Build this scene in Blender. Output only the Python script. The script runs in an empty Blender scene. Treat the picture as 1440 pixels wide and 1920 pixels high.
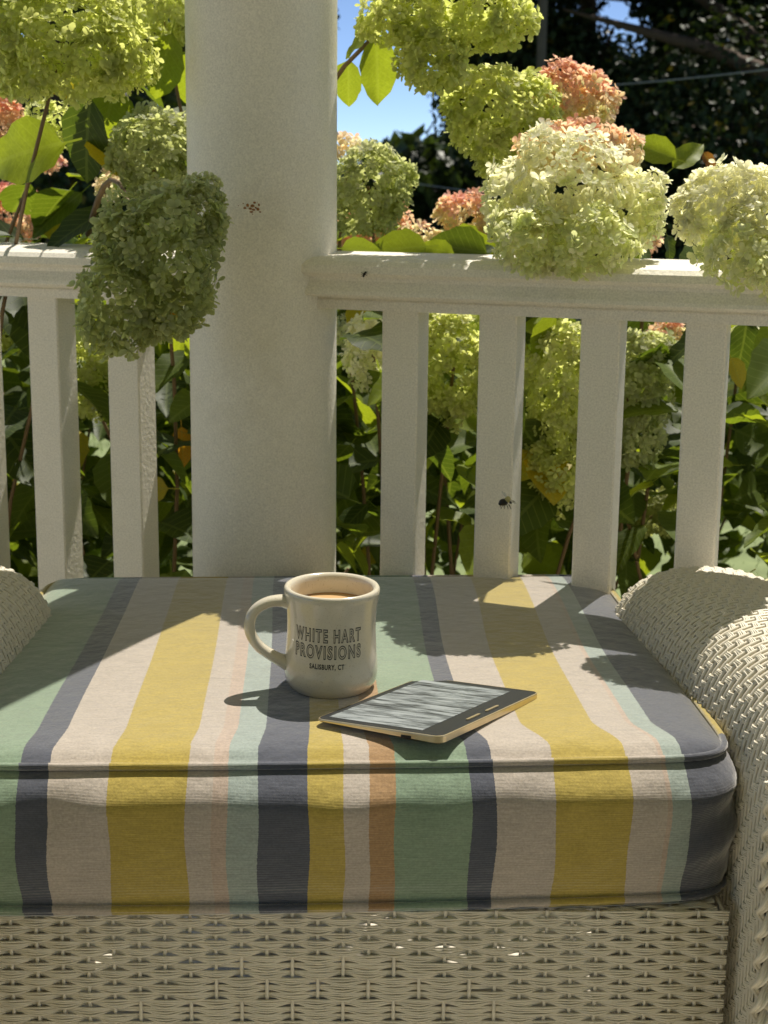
import bpy, math, random
import numpy as np
from mathutils import Vector, Matrix, Euler
rng = np.random.default_rng(7)
random.seed(7)
S = bpy.context.scene
COL = S.collection
R = math.radians

# ------------------------------------------------------------------ camera
CAM_H = .9275
cam_d = bpy.data.cameras.new('camera')
cam = bpy.data.objects.new('camera', cam_d)
COL.objects.link(cam)
cam_d.sensor_width = 36
cam_d.lens = 2650 / 1920 * 36
cam_d.shift_y = -90 / 1920
cam_d.clip_start = .02
cam_d.clip_end = 400
cam.matrix_world = Matrix.Translation((0, 0, CAM_H)) @ Matrix.Rotation(R(79), 4, 'X') @ Matrix.Rotation(R(.6), 4, 'Z')
cam_d.dof.use_dof = True
cam_d.dof.focus_distance = 1.2
cam_d.dof.aperture_fstop = 15
S.camera = cam
# ------------------------------------------------------------------ light
SUN_EL, SUN_AZ = 62, 26.5            # azimuth from +y towards +x
W = bpy.data.worlds.new('World')
S.world = W
W.use_nodes = True
nt = W.node_tree
sky = nt.nodes.new('ShaderNodeTexSky')
sky.sky_type = 'NISHITA'
sky.sun_disc = False
sky.sun_elevation = R(SUN_EL)
sky.sun_rotation = R(SUN_AZ)
sky.air_density = .6
sky.altitude = 4000
sky.dust_density = .3
sky.ozone_density = 1.0
nt.links.new(sky.outputs[0], nt.nodes['Background'].inputs[0])
nt.nodes['Background'].inputs[1].default_value = .125
sl = bpy.data.lights.new('sun', 'SUN')
sl.energy = 5.0
sl.angle = R(.45)
sl.color = (1, .935, .83)
sun = bpy.data.objects.new('sun', sl)
COL.objects.link(sun)
sdir = Vector((math.sin(R(SUN_AZ)) * math.cos(R(SUN_EL)), math.cos(R(SUN_AZ)) * math.cos(R(SUN_EL)), math.sin(R(SUN_EL))))
sun.rotation_euler = sdir.to_track_quat('Z', 'Y').to_euler()
sun.location = sdir * 30
S.view_settings.view_transform = 'Standard'
S.view_settings.look = 'None'
S.view_settings.gamma = 1
S.view_settings.exposure = .33
S.view_settings.use_curve_mapping = False
S.cycles.max_bounces = 10
S.cycles.diffuse_bounces = 7
S.cycles.transmission_bounces = 6
S.cycles.transparent_max_bounces = 8
S.cycles.use_denoising = True

# ------------------------------------------------------------------ helpers
def tag(o, label=None, cat=None, group=None, kind=None):
    if label: o['label'] = label
    if cat: o['category'] = cat
    if group: o['group'] = group
    if kind: o['kind'] = kind
    return o

def link(o, parent=None):
    COL.objects.link(o)
    if parent is not None: o.parent = parent
    return o

def empty(name, loc=(0, 0, 0), rz=0, parent=None):
    o = bpy.data.objects.new(name, None)
    o.location = loc
    o.rotation_euler = (0, 0, rz)
    o.empty_display_size = .05
    return link(o, parent)

def mesh_data(name, V, F, mat=None, col=None, smooth=False, uv=None, attr=None):
    V = np.asarray(V, dtype=np.float32)
    me = bpy.data.meshes.new(name)
    if isinstance(F, np.ndarray):
        n, k = F.shape
        me.vertices.add(len(V)); me.vertices.foreach_set('co', V.ravel())
        me.loops.add(n * k); me.loops.foreach_set('vertex_index', F.astype(np.int32).ravel())
        me.polygons.add(n)
        me.polygons.foreach_set('loop_start', np.arange(0, n * k, k, dtype=np.int32))
        me.polygons.foreach_set('loop_total', np.full(n, k, dtype=np.int32))
        me.update(calc_edges=True)
    else:
        me.from_pydata([tuple(map(float, v)) for v in V], [], F)
    if smooth:
        me.polygons.foreach_set('use_smooth', np.ones(len(me.polygons), dtype=bool))
    if col is not None:
        a = me.color_attributes.new('col', 'FLOAT_COLOR', 'POINT')
        c = np.ones((len(V), 4), dtype=np.float32); c[:, :3] = col
        a.data.foreach_set('color', c.ravel())
    if uv is not None:
        a = me.attributes.new('luv', 'FLOAT_VECTOR', 'POINT')
        c = np.zeros((len(V), 3), dtype=np.float32); c[:, :2] = uv
        a.data.foreach_set('vector', c.ravel())
    if attr is not None:
        for k_, val in attr.items():
            a = me.attributes.new(k_, 'FLOAT', 'POINT')
            a.data.foreach_set('value', np.asarray(val, dtype=np.float32))
    if mat: me.materials.append(mat)
    return me

def mesh_obj(name, V, F, mat=None, parent=None, **kw):
    return link(bpy.data.objects.new(name, mesh_data(name, V, F, mat, **kw)), parent)

class MB:
    def __init__(s): s.v = []; s.f = []
    def add(s, V, F):
        b = len(s.v); s.v += [tuple(v) for v in V]; s.f += [tuple(b + i for i in f) for f in F]
    def box(s, c, d, rz=0, bev=0):
        cx, cy, cz = c; hx, hy, hz = d[0] / 2, d[1] / 2, d[2] / 2
        # chamfered vertical edges
        b = bev
        if b:
            pts = [(-hx + b, -hy), (hx - b, -hy), (hx, -hy + b), (hx, hy - b), (hx - b, hy), (-hx + b, hy), (-hx, hy - b), (-hx, -hy + b)]
        else:
            pts = [(-hx, -hy), (hx, -hy), (hx, hy), (-hx, hy)]
        ca, sa = math.cos(rz), math.sin(rz)
        n = len(pts)
        V = [(cx + x * ca - y * sa, cy + x * sa + y * ca, cz + z) for z in (-hz, hz) for x, y in pts]
        F = [tuple(range(n))[::-1], tuple(range(n, 2 * n))] + [(i, (i + 1) % n, n + (i + 1) % n, n + i) for i in range(n)]
        s.add(V, F)
    def tube(s, pts, rad, n=6, cap=True):
        pts = [Vector(p) for p in pts]
        if not hasattr(rad, '__len__'): rad = [rad] * len(pts)
        V = []; F = []
        prev = None
        for i, p in enumerate(pts):
            t = (pts[min(i + 1, len(pts) - 1)] - pts[max(i - 1, 0)]).normalized()
            if prev is None:
                a = t.orthogonal().normalized()
            else:
                a = (prev - t * prev.dot(t)).normalized()
            prev = a; b = t.cross(a)
            for k in range(n):
                q = p + (a * math.cos(2 * math.pi * k / n) + b * math.sin(2 * math.pi * k / n)) * rad[i]
                V.append(tuple(q))
        for i in range(len(pts) - 1):
            for k in range(n):
                F.append((i * n + k, i * n + (k + 1) % n, (i + 1) * n + (k + 1) % n, (i + 1) * n + k))
        if cap:
            F.append(tuple(range(n))[::-1]); F.append(tuple((len(pts) - 1) * n + k for k in range(n)))
        s.add(V, F)
    def build(s, name, mat, parent=None, smooth=False, **kw):
        return mesh_obj(name, s.v, s.f, mat, parent, smooth=smooth, **kw)

def prism(profile, p0, p1, nrm):
    """profile: list of (n, z) swept from p0 to p1 (xy), n measured along nrm (xy)."""
    V = []
    for p in (p0, p1):
        for n_, z in profile:
            V.append((p[0] + nrm[0] * n_, p[1] + nrm[1] * n_, z))
    m = len(profile)
    F = [(i, (i + 1) % m, m + (i + 1) % m, m + i) for i in range(m)]
    F += [tuple(range(m))[::-1], tuple(range(m, 2 * m))]
    return V, F

def lathe(profile, n=96):
    V = []; F = []
    for r, z in profile:
        for k in range(n):
            a = 2 * math.pi * k / n
            V.append((r * math.cos(a), r * math.sin(a), z))
    m = len(profile)
    for i in range(m - 1):
        for k in range(n):
            F.append((i * n + k, i * n + (k + 1) % n, (i + 1) * n + (k + 1) % n, (i + 1) * n + k))
    return V, F

# pinhole bookkeeping: where in the place a spot seen at (x, y) and y metres away stands
_f, _yc, _th, _ro = 2650, 870, R(11), R(.6)
def at(x, y, Y):
    a = (x - 720) / _f; b = -(y - _yc) / _f
    a, b = a * math.cos(_ro) - b * math.sin(_ro), a * math.sin(_ro) + b * math.cos(_ro)
    d = Vector((a, math.cos(_th) + b * math.sin(_th), -math.sin(_th) + b * math.cos(_th)))
    return Vector((0, 0, CAM_H)) + d * (Y / d.y)
def msize(px, Y): return px * Y / _f

# ------------------------------------------------------------------ materials
def mat_new(name):
    m = bpy.data.materials.new(name); m.use_nodes = True
    t = m.node_tree
    return m, t, t.nodes['Principled BSDF'], t.nodes['Material Output']
def N(t, ty, **kw):
    n = t.nodes.new(ty)
    for k, v in kw.items():
        if k in n.inputs: n.inputs[k].default_value = v
        else: setattr(n, k, v)
    return n

def mat_paint(name, c, rough=.45, mott=.06, bump=.15, scale=35, grime=0, coord='Object', spec=.4, fine=0):
    m, t, b, o = mat_new(name)
    tc = N(t, 'ShaderNodeTexCoord')
    no = N(t, 'ShaderNodeTexNoise', Scale=scale, Detail=5)
    t.links.new(tc.outputs[coord], no.inputs['Vector'])
    mix = N(t, 'ShaderNodeMix', data_type='RGBA')
    mix.inputs[6].default_value = (*[x * (1 - mott) for x in c], 1)
    mix.inputs[7].default_value = (*[min(1, x * (1 + mott)) for x in c], 1)
    t.links.new(no.outputs[0], mix.inputs[0])
    last = mix.outputs[2]
    if fine:
        g = N(t, 'ShaderNodeTexNoise', Scale=520, Detail=2); t.links.new(tc.outputs[coord], g.inputs['Vector'])
        gm = N(t, 'ShaderNodeMapRange'); gm.inputs['To Min'].default_value = 1 - fine; gm.inputs['To Max'].default_value = 1 + fine; t.links.new(g.outputs[0], gm.inputs[0])
        gh = N(t, 'ShaderNodeHueSaturation'); t.links.new(gm.outputs[0], gh.inputs['Value']); t.links.new(last, gh.inputs['Color']); last = gh.outputs[0]
    if grime:
        n2 = N(t, 'ShaderNodeTexNoise', Scale=7, Detail=8, Roughness=.7)
        t.links.new(tc.outputs[coord], n2.inputs['Vector'])
        rp = N(t, 'ShaderNodeValToRGB'); rp.color_ramp.elements[0].position = .55; rp.color_ramp.elements[1].position = .8
        t.links.new(n2.outputs[0], rp.inputs[0])
        m2 = N(t, 'ShaderNodeMix', data_type='RGBA')
        mm = N(t, 'ShaderNodeMath', operation='MULTIPLY'); mm.inputs[1].default_value = grime
        t.links.new(rp.outputs[0], mm.inputs[0]); t.links.new(mm.outputs[0], m2.inputs[0])
        t.links.new(last, m2.inputs[6]); m2.inputs[7].default_value = (c[0] * .62, c[1] * .58, c[2] * .48, 1)
        last = m2.outputs[2]
    t.links.new(last, b.inputs['Base Color'])
    b.inputs['Roughness'].default_value = rough
    b.inputs['Specular IOR Level'].default_value = spec
    bp = N(t, 'ShaderNodeBump', Strength=bump, Distance=.001)
    n3 = N(t, 'ShaderNodeTexNoise', Scale=scale * 6, Detail=4)
    t.links.new(tc.outputs[coord], n3.inputs['Vector'])
    t.links.new(n3.outputs[0], bp.inputs['Height'])
    t.links.new(bp.outputs[0], b.inputs['Normal'])
    return m

M = {}
M['paint'] = mat_paint('white_house_paint', (.83, .785, .69), .45, .05, .6, 30, .45, fine=.30)
M['rattan'] = mat_paint('painted_wicker', (.73, .675, .55), .42, .10, .3, 60, .25)
M['rattan_in'] = mat_paint('wicker_inner_shade', (.22, .18, .12), .8, .1, .1, 20)  # dark colour stands in for shade inside the wicker
M['deck'] = mat_paint('deck_paint', (.66, .60, .49), .6, .08, .3, 12, .3)
M['ceil'] = mat_paint('ceiling_paint', (.82, .78, .68), .6, .03, .1, 8)
M['wall'] = mat_paint('siding_paint', (.80, .74, .62), .6, .03, .1, 8)
M['wood'] = mat_paint('weathered_wood', (.12, .10, .08), .8, .2, .6, 14)
M['bark'] = mat_paint('bark', (.09, .06, .04), .85, .3, .9, 20)
M['stem'] = mat_paint('stem', (.17, .11, .05), .6, .25, .3, 40)
M['wire'] = mat_paint('wire', (.28, .28, .28), .4, .1, .1, 20)
M['rust'] = mat_paint('rust_crumbs', (.30, .13, .035), .8, .3, .5, 400)
M['black'] = mat_paint('black_shell', (.012, .011, .010), .35, .2, .2, 300)
M['fuzz'] = mat_paint('bee_fuzz', (.55, .50, .22), .9, .25, .8, 900)
M['glaze'] = None

def mat_leafy(name, transl=.4, rough=.5, spec=.4, tint=(1.3, 1.35, .55), veins=True):
    m, t, b, o = mat_new(name)
    at_ = N(t, 'ShaderNodeAttribute', attribute_name='col')
    last = at_.outputs['Color']
    tc = N(t, 'ShaderNodeTexCoord')
    no = N(t, 'ShaderNodeTexNoise', Scale=30, Detail=4)
    t.links.new(tc.outputs['Object'], no.inputs['Vector'])
    hsv = N(t, 'ShaderNodeHueSaturation')
    mr = N(t, 'ShaderNodeMapRange'); mr.inputs['To Min'].default_value = .72; mr.inputs['To Max'].default_value = 1.28
    t.links.new(no.outputs[0], mr.inputs[0])
    t.links.new(mr.outputs[0], hsv.inputs['Value'])
    t.links.new(last, hsv.inputs['Color']); last = hsv.outputs[0]
    if veins:
        uv = N(t, 'ShaderNodeAttribute', attribute_name='luv')
        sx = N(t, 'ShaderNodeSeparateXYZ'); t.links.new(uv.outputs['Vector'], sx.inputs[0])
        ab = N(t, 'ShaderNodeMath', operation='ABSOLUTE'); t.links.new(sx.outputs[0], ab.inputs[0])
        # side veins leave the midrib at an angle
        k = N(t, 'ShaderNodeMath', operation='MULTIPLY'); k.inputs[1].default_value = .8; t.links.new(ab.outputs[0], k.inputs[0])
        su = N(t, 'ShaderNodeMath', operation='SUBTRACT'); t.links.new(sx.outputs[1], su.inputs[0]); t.links.new(k.outputs[0], su.inputs[1])
        fr = N(t, 'ShaderNodeMath', operation='MULTIPLY'); fr.inputs[1].default_value = 9; t.links.new(su.outputs[0], fr.inputs[0])
        f2 = N(t, 'ShaderNodeMath', operation='FRACT'); t.links.new(fr.outputs[0], f2.inputs[0])
        lt = N(t, 'ShaderNodeMath', operation='LESS_THAN'); lt.inputs[1].default_value = .11; t.links.new(f2.outputs[0], lt.inputs[0])
        mid = N(t, 'ShaderNodeMath', operation='LESS_THAN'); mid.inputs[1].default_value = .018; t.links.new(ab.outputs[0], mid.inputs[0])
        mx = N(t, 'ShaderNodeMath', operation='MAXIMUM'); t.links.new(lt.outputs[0], mx.inputs[0]); t.links.new(mid.outputs[0], mx.inputs[1])
        ml = N(t, 'ShaderNodeMath', operation='MULTIPLY'); ml.inputs[1].default_value = .17; t.links.new(mx.outputs[0], ml.inputs[0])
        mi = N(t, 'ShaderNodeMix', data_type='RGBA'); mi.inputs[7].default_value = (.32, .38, .14, 1)
        t.links.new(ml.outputs[0], mi.inputs[0]); t.links.new(last, mi.inputs[6]); last = mi.outputs[2]
        bp = N(t, 'ShaderNodeBump', Strength=.6, Distance=.002); bp.invert = True
        t.links.new(mx.outputs[0], bp.inputs['Height']); t.links.new(bp.outputs[0], b.inputs['Normal'])
    t.links.new(last, b.inputs['Base Color'])
    b.inputs['Roughness'].default_value = rough
    b.inputs['Specular IOR Level'].default_value = spec
    tr = N(t, 'ShaderNodeBsdfTranslucent')
    tm = N(t, 'ShaderNodeMix', data_type='RGBA', blend_type='MULTIPLY'); tm.inputs[0].default_value = 1
    t.links.new(last, tm.inputs[6]); tm.inputs[7].default_value = (*tint, 1)
    t.links.new(tm.outputs[2], tr.inputs[0])
    ms = N(t, 'ShaderNodeMixShader'); ms.inputs[0].default_value = transl
    t.links.new(b.outputs[0], ms.inputs[1]); t.links.new(tr.outputs[0], ms.inputs[2])
    t.links.new(ms.outputs[0], o.inputs['Surface'])
    return m
M['leaf'] = mat_leafy('leaf', .45, .5, .28, (2.3, 2.2, .6))
M['petal'] = mat_leafy('petal', .66, .6, .25, (1.14, 1.12, .72), veins=False)
M['treeleaf'] = mat_leafy('tree_leaf', .22, .5, .35, (1.6, 1.6, .5), veins=False)
M['grass'] = mat_leafy('grass', .3, .6, .2, (1.2, 1.3, .6), veins=False)

# ------------------------------------------------------------------ setting
def ground_mat():
    m, t, b, o = mat_new('lawn_soil')
    tc = N(t, 'ShaderNodeTexCoord')
    a = N(t, 'ShaderNodeTexNoise', Scale=3, Detail=9, Roughness=.7)
    t.links.new(tc.outputs['Object'], a.inputs['Vector'])
    rp = N(t, 'ShaderNodeValToRGB')
    rp.color_ramp.elements[0].color = (.10, .13, .045, 1); rp.color_ramp.elements[1].color = (.26, .32, .13, 1)
    rp.color_ramp.elements[0].position = .3; rp.color_ramp.elements[1].position = .7
    t.links.new(a.outputs[0], rp.inputs[0]); t.links.new(rp.outputs[0], b.inputs['Base Color'])
    b.inputs['Roughness'].default_value = .9
    return m
GZ = -.38
n = 60
xs = np.linspace(-1, 1, n); gx, gy = np.meshgrid(np.sign(xs) * np.abs(xs) ** 2.5 * 180, np.sign(xs) * np.abs(xs) ** 2.5 * 180 + 3)
gz = GZ + .05 * np.sin(gx * .21 + 1) * np.cos(gy * .17)
gz -= np.where(np.hypot(gx, gy) < 4, .03, 0)
V = np.stack([gx.ravel(), gy.ravel(), gz.ravel()], 1)
I = np.arange(n * n).reshape(n, n)
F = np.stack([I[:-1, :-1].ravel(), I[:-1, 1:].ravel(), I[1:, 1:].ravel(), I[1:, :-1].ravel()], 1)
tag(mesh_obj('lawn', V, F, ground_mat(), smooth=True), kind='structure')

fl = MB(); fl.box((0, -.62, -.09), (7.9, 5.1, .08)); floor = fl.build('porch_floor', M['deck']); tag(floor, kind='structure')
bd = MB(); bd.box((0, 0, 0), (7.9, .108, .045), bev=0)
bdm = mesh_data('floor_board', bd.v, bd.f, M['deck'])
for i in range(46):
    o = link(bpy.data.objects.new('floor_board', bdm), floor)
    o.location = (0, -3.1 + .112 * i, -.0235 + random.uniform(-.0008, .0008))
cl = MB(); cl.box((0, -.75, 3.22), (8.2, 5.2, .1)); cl.box((0, 1.78, 3.09), (8.2, .12, .16))  # unseen porch roof, put in to cut ambient light; height set for sun reach
tag(cl.build('porch_ceiling', M['ceil']), kind='structure')
wl = MB(); wl.box((0, -3.2, 1.55), (8.2, .12, 3.3))  # unseen wall behind the camera, put in to cut ambient light
for i in range(22): wl.box((0, -3.125, .08 + i * .145), (8.2, .03, .135))
tag(wl.build('house_wall', M['wall']), 'unseen cream clapboard house wall, added to hold back ambient light', 'wall')
ft = MB(); ft.box((0, 1.90, -.22), (7.9, .03, .30)); tag(ft.build('porch_skirt', M['paint']), kind='structure')

# ------------------------------------------------------------------ column and railings
PHI = R(19)
CC = Vector((-.1435, 1.66, 0))
RD = Vector((math.cos(PHI), -math.sin(PHI), 0))
RN = Vector((-math.sin(PHI), -math.cos(PHI), 0))
prof = [(.104, .0), (.104, .05), (.100, .062), (.091, .07), (.0868, .09)] + [(.0868 - .0035 * (k / 30), .09 + k * .098) for k in range(1, 30)] + [(.083, 3.0)]
V, F = lathe(prof, 128)
colm = empty('porch_column', CC)
tag(colm, 'thick round white porch column rising between the two railing runs', 'column')
mesh_obj('shaft', V, F, M['paint'], colm, smooth=True)
cb = MB(); cb.box((0, 0, .012), (.235, .235, .024), rz=-PHI); cb.build('base', M['paint'], colm)
cp = MB(); cp.box((0, 0, 3.01), (.22, .22, .05), rz=-PHI); cp.build('capital', M['paint'], colm)

prf = [(-.045, .856), (.034, .8525), (.045, .849), (.0505, .844), (.051, .836), (.047, .8325), (.0425, .8315), (.0415, .827),
       (.0440, .821), (.0465, .816), (.0470, .812), (.0455, .810), (.031, .8085), (.029, .8065), (.031, .8045), (.031, .7942),
       (-.031, .7942), (-.031, .812), (-.045, .822)]
def railing(s0, s1, centers, label):
    e = empty('porch_railing', CC + RD * ((s0 + s1) / 2))
    tag(e, label, 'railing', 'porch railing runs')
    loc = lambda s: RD * (s - (s0 + s1) / 2)
    V, F = prism(prf, loc(s0), loc(s1), RN)
    mesh_obj('handrail', V, F, M['paint'], e)
    V, F = prism([(-.03, .10), (-.03, .135), (-.02, .15), (.02, .15), (.03, .135), (.03, .10)], loc(s0), loc(s1), RN)
    mesh_obj('bottom_rail', V, F, M['paint'], e)
    b = MB(); b.box((0, 0, .472), (.0425, .0425, .645), bev=.0018)
    bm = mesh_data('baluster', b.v, b.f, M['paint'])
    for s in centers:
        o = link(bpy.data.objects.new('baluster', bm), e)
        o.location = loc(s); o.rotation_euler = (0, random.uniform(-.002, .002), -PHI + random.uniform(-.012, .012))
railing(.062, 2.3, [.176 + .1123 * k for k in range(18)], 'white porch railing with square balusters on the right of the column')
railing(-2.3, -.062, [-.1745 - .110 * k for k in range(19)], 'white porch railing with square balusters on the left of the column')

# rusty crumbs on the column, tiny beetle on the rail
def ball(c, r, sub=1, squash=(1, 1, 1)):
    import bmesh
    bm = bmesh.new(); bmesh.ops.create_icosphere(bm, subdivisions=sub, radius=1)
    V = [(c[0] + v.co.x * r * squash[0], c[1] + v.co.y * r * squash[1], c[2] + v.co.z * r * squash[2]) for v in bm.verts]
    F = [tuple(v.index for v in f.verts) for f in bm.faces]
    bm.free(); return V, F
p = at(474, 388, 1.578)
cr = MB()
for (dx, dz, r) in [(-14, 2, 2.2), (-9, -3, 2.6), (-4, 3, 3.0), (0, -2, 3.2), (2, 5, 2.6), (6, 1, 2.2), (10, 4, 2.8), (12, -4, 2), (-2, 9, 2.2), (-26, -2, 1.2), (14, 9, 1.8), (4, -8, 1.6), (-17, -6, 1.3), (0, 13, 1.5), (9, -9, 1.1), (-30, 6, .9)]:
    k = .00059
    x = p.x + dx * k; z = p.z - dz * k
    y = 1.66 - math.sqrt(max(0, .0859 ** 2 - (x - CC.x) ** 2)) + .0006
    V, F = ball((x, y, z), r * k * 1.5, 1, (random.uniform(.8, 1.7), .7, random.uniform(.6, 1.3))); cr.add(V, F)
tag(cr.build('rust_crumbs', M['rust'], smooth=False), 'small rust brown crumbs stuck to the white column beside the big bloom', 'debris')

def rail_pt(x, y, off):
    """point on the railing's face plane at offset off"""
    r0 = Vector((0, 0, CAM_H)); r1 = at(x, y, 1.0) - r0
    q = CC + RN * off
    t = (q - r0).dot(RN) / r1.dot(RN)
    return r0 + r1 * t
p = rail_pt(683, 514, .0525)
bt = MB()
for dx, dz, r in [(0, 0, .0016), (.0012, .0018, .0012), (-.0008, -.0022, .0013)]:
    V, F = ball((p.x + dx, p.y, p.z + dz), r, 2); bt.add(V, F)
for k in range(6):
    a = -.9 + .36 * k
    s_ = 1 if k % 2 else -1
    bt.tube([(p.x, p.y, p.z), (p.x + s_ * .002, p.y - .001, p.z + a * .002), (p.x + s_ * .0034, p.y + .0008, p.z + a * .003)], .00025, 4)
tag(bt.build('beetle', M['black'], smooth=True), 'tiny black insect clinging to the groove of the white handrail', 'insect')

# ------------------------------------------------------------------ seat frame of reference
CH = R(3.3)
O = Vector((0, 1.05, 0))
chM = Matrix.Translation(O) @ Matrix.Rotation(CH, 4, 'Z')

# ------------------------------------------------------------------ weaving
def tube_np(C, Nn, Bn, r, k=6, flat=1.0):
    """C (m,3) centre line, Nn/Bn unit frame"""
    m = len(C)
    th = np.arange(k) * 2 * np.pi / k
    V = C[:, None, :] + r * (np.cos(th)[None, :, None] * flat * Nn[:, None, :] + np.sin(th)[None, :, None] * Bn[:, None, :])
    I = np.arange(m * k).reshape(m, k)
    J = np.roll(I, -1, axis=1)
    F = np.stack([I[:-1].ravel(), J[:-1].ravel(), J[1:].ravel(), I[1:].ravel()], 1)
    return V.reshape(-1, 3), F

def weave(parent, surf, c_list, a_list, a_range, over, amp, ns, pitch, rad, wide=1.3, tight=.62, ts=(0, .22, .5, .78), k=5, name='woven_strand', mat=None, jit=.0003):
    """surf(a, c) -> points; bundles run along a at cross coordinate c"""
    mat = mat or M['rattan']
    a_list = np.asarray(a_list)
    eps = 1e-3
    for i, c in enumerate(c_list):
        a0, a1 = a_range(i) if callable(a_range) else a_range
        aa = []; hh = []
        for j in range(len(a_list) - 1):
            for t in ts:
                a = a_list[j] + (a_list[j + 1] - a_list[j]) * t
                if a < a0 or a > a1: continue
                w = (1 - math.cos(math.pi * t)) / 2
                aa.append(a); hh.append(over(i, j) * (1 - w) + over(i, j + 1) * w)
        if len(aa) < 3: continue
        aa = np.array(aa); hh = np.array(hh)
        P = surf(aa, np.full_like(aa, c))
        Pa = surf(aa + eps, np.full_like(aa, c)) - P
        Pc = surf(aa, np.full_like(aa, c + eps)) - P
        Nn = np.cross(Pa, Pc); Nn /= np.linalg.norm(Nn, axis=1, keepdims=True) + 1e-12
        sc = np.linalg.norm(Pc, axis=1) / eps
        Bn = Pc / (np.linalg.norm(Pc, axis=1, keepdims=True) + 1e-12)
        spread = tight + (wide - tight) * (hh + 1) / 2
        Vs = []; Fs = []; b = 0
        ph = rng.uniform(0, 6)
        for s in range(ns):
            o = (s - (ns - 1) / 2) * pitch
            wob = jit * np.sin(aa * 90 + ph + s * 1.7)
            C = P + Nn * (amp * hh + rng.uniform(-.15, .15) * rad)[:, None] + Bn * ((o * spread * np.minimum(sc, 1) + wob))[:, None]
            V, F = tube_np(C, Nn, Bn, rad * rng.uniform(.93, 1.05), k)
            Vs.append(V); Fs.append(F + b); b += len(V)
        mesh_obj(name, np.concatenate(Vs), np.concatenate(Fs), mat, parent, smooth=True)

def stakes(parent, surf, a_list, c_samples, rad, name, bow=None, flat=.6):
    c_samples = np.asarray(c_samples)
    eps = 1e-3
    Vs = []; Fs = []; b = 0
    for a in a_list:
        A = np.full_like(c_samples, a)
        P = surf(A, c_samples)
        Pa = surf(A + eps, c_samples) - P
        Pc = surf(A, c_samples + eps) - P
        Nn = np.cross(Pa, Pc); Nn /= np.linalg.norm(Nn, axis=1, keepdims=True) + 1e-12
        Bn = np.cross(Nn, Pc); Bn /= np.linalg.norm(Bn, axis=1, keepdims=True) + 1e-12
        V, F = tube_np(P, Nn, Bn, rad, 6, flat)
        Vs.append(V); Fs.append(F + b); b += len(V)
    return mesh_obj(name, np.concatenate(Vs), np.concatenate(Fs), M['rattan'], parent, smooth=True)

chair = empty('wicker_seat', O, CH)
tag(chair, 'broad off-white wicker seat with low rounded woven arms under a striped cushion', 'wicker seat')
# front panel
XA, XB = -.368, .2775
def surf_front(a, c): return np.stack([a, -.019 - .037 * a, c], 1)
st = np.arange(XA + .004, XB + .001, .0202); st = st + (XB - .004 - st[-1])
rows = .3635 - .0064 * np.arange(48)
def over_front(i, j):
    j = min(j, len(st) - 1)
    x = st[j]
    w = -1
    if i >= 7: w = .085 + (i - 7) * .013
    if i >= 26: w = .085 + (19 - (i - 26)) * .013
    if abs(x + .035) < w: return 1 if ((i // 3) + j) % 2 else -1
    return 1 if (i + j) % 2 else -1
fp = stakes(chair, surf_front, st, np.linspace(.055, .367, 24), .0016, 'front_panel')
fp['kind'] = 'stuff'
weave(fp, surf_front, rows, np.append(np.insert(st, 0, st[0] - .02), st[-1] + .004), (XA - .01, XB + .001), lambda i, j: over_front(i, max(j - 1, 0)), .0021, 4, .00186, .00092, wide=1.14, tight=.50, k=6)
# woven top lip of the seat deck behind the front panel
def surf_deck(a, c): return np.stack([a, -.019 - .037 * a + c, .3665 + 0 * a - .003 * np.exp(-c * 120)], 1)
dk = stakes(chair, surf_deck, st[::1], np.linspace(.0, .075, 6), .0016, 'deck_edge'); dk['kind'] = 'stuff'
weave(dk, surf_deck, .003 + .0066 * np.arange(10), st, (XA, XB + .003), lambda i, j: 1 if (i + j) % 2 else -1, .0018, 4, .00165, .0009)
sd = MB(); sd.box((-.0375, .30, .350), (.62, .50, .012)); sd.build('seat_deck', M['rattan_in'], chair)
bk = MB(); bk.box((-.0375, .545, .215), (.62, .02, .27)); bk.build('back_sun_block', M['rattan_in'], chair)  # unseen back panel, extended down to block sun from the floor under the seat
for x in (-.33, .255):
    for y in (.02, .53):
        lg = MB(); lg.tube([(x, y, 0), (x, y, .345)], .018, 12); lg.build('leg', M['rattan'], chair, smooth=True)

# arms
sec = np.array([(.002, .06), (.002, .12), (.002, .18), (.002, .24), (.002, .30), (.002, .36), (.001, .42), (.001, .455), (.005, .487), (.013, .517), (.030, .542), (.060, .556), (.095, .5600), (.130, .558), (.163, .549), (.184, .526), (.190, .488), (.190, .44), (.189, .40)])
seg = np.r_[0, np.cumsum(np.linalg.norm(np.diff(sec, axis=0), axis=1))]
def sec_at(c):
    c = np.clip(c, 0, seg[-1])
    return np.interp(c, seg, sec[:, 0]), np.interp(c, seg, sec[:, 1])
# smooth the section
cc_ = np.linspace(0, seg[-1], 160); xx_, zz_ = sec_at(cc_)
for _ in range(18):
    xx_[1:-1] = (xx_[:-2] + xx_[1:-1] * 2 + xx_[2:]) / 4; zz_[1:-1] = (zz_[:-2] + zz_[1:-1] * 2 + zz_[2:]) / 4
Y0, Y1 = -.072, .40
def arm_surf(side):
    x_in = .2865 if side > 0 else -.3440
    def f(a, c):
        x = np.interp(c, cc_, xx_); z = np.interp(c, cc_, zz_)
        L = .065
        t = np.clip((a - (Y1 - L)) / L, 0, .999)
        s = np.sqrt(1 - t ** 3)
        cx, cz = .090, .44
        x2 = cx + (x - cx) * (.25 + .75 * s); z2 = cz + (z - cz) * (s * .8 + .2)
        # the arm drifts inwards towards the back and its top sinks a little
        x2 = x2 - .039 * np.clip(a / .4, 0, 1); z2 = z2 - (.018 if side > 0 else .006) * np.clip(a / .4, 0, 1) ** 2 * (z2 > .46)
        return np.stack([x_in + side * x2, a, z2], 1)
    return f
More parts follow.
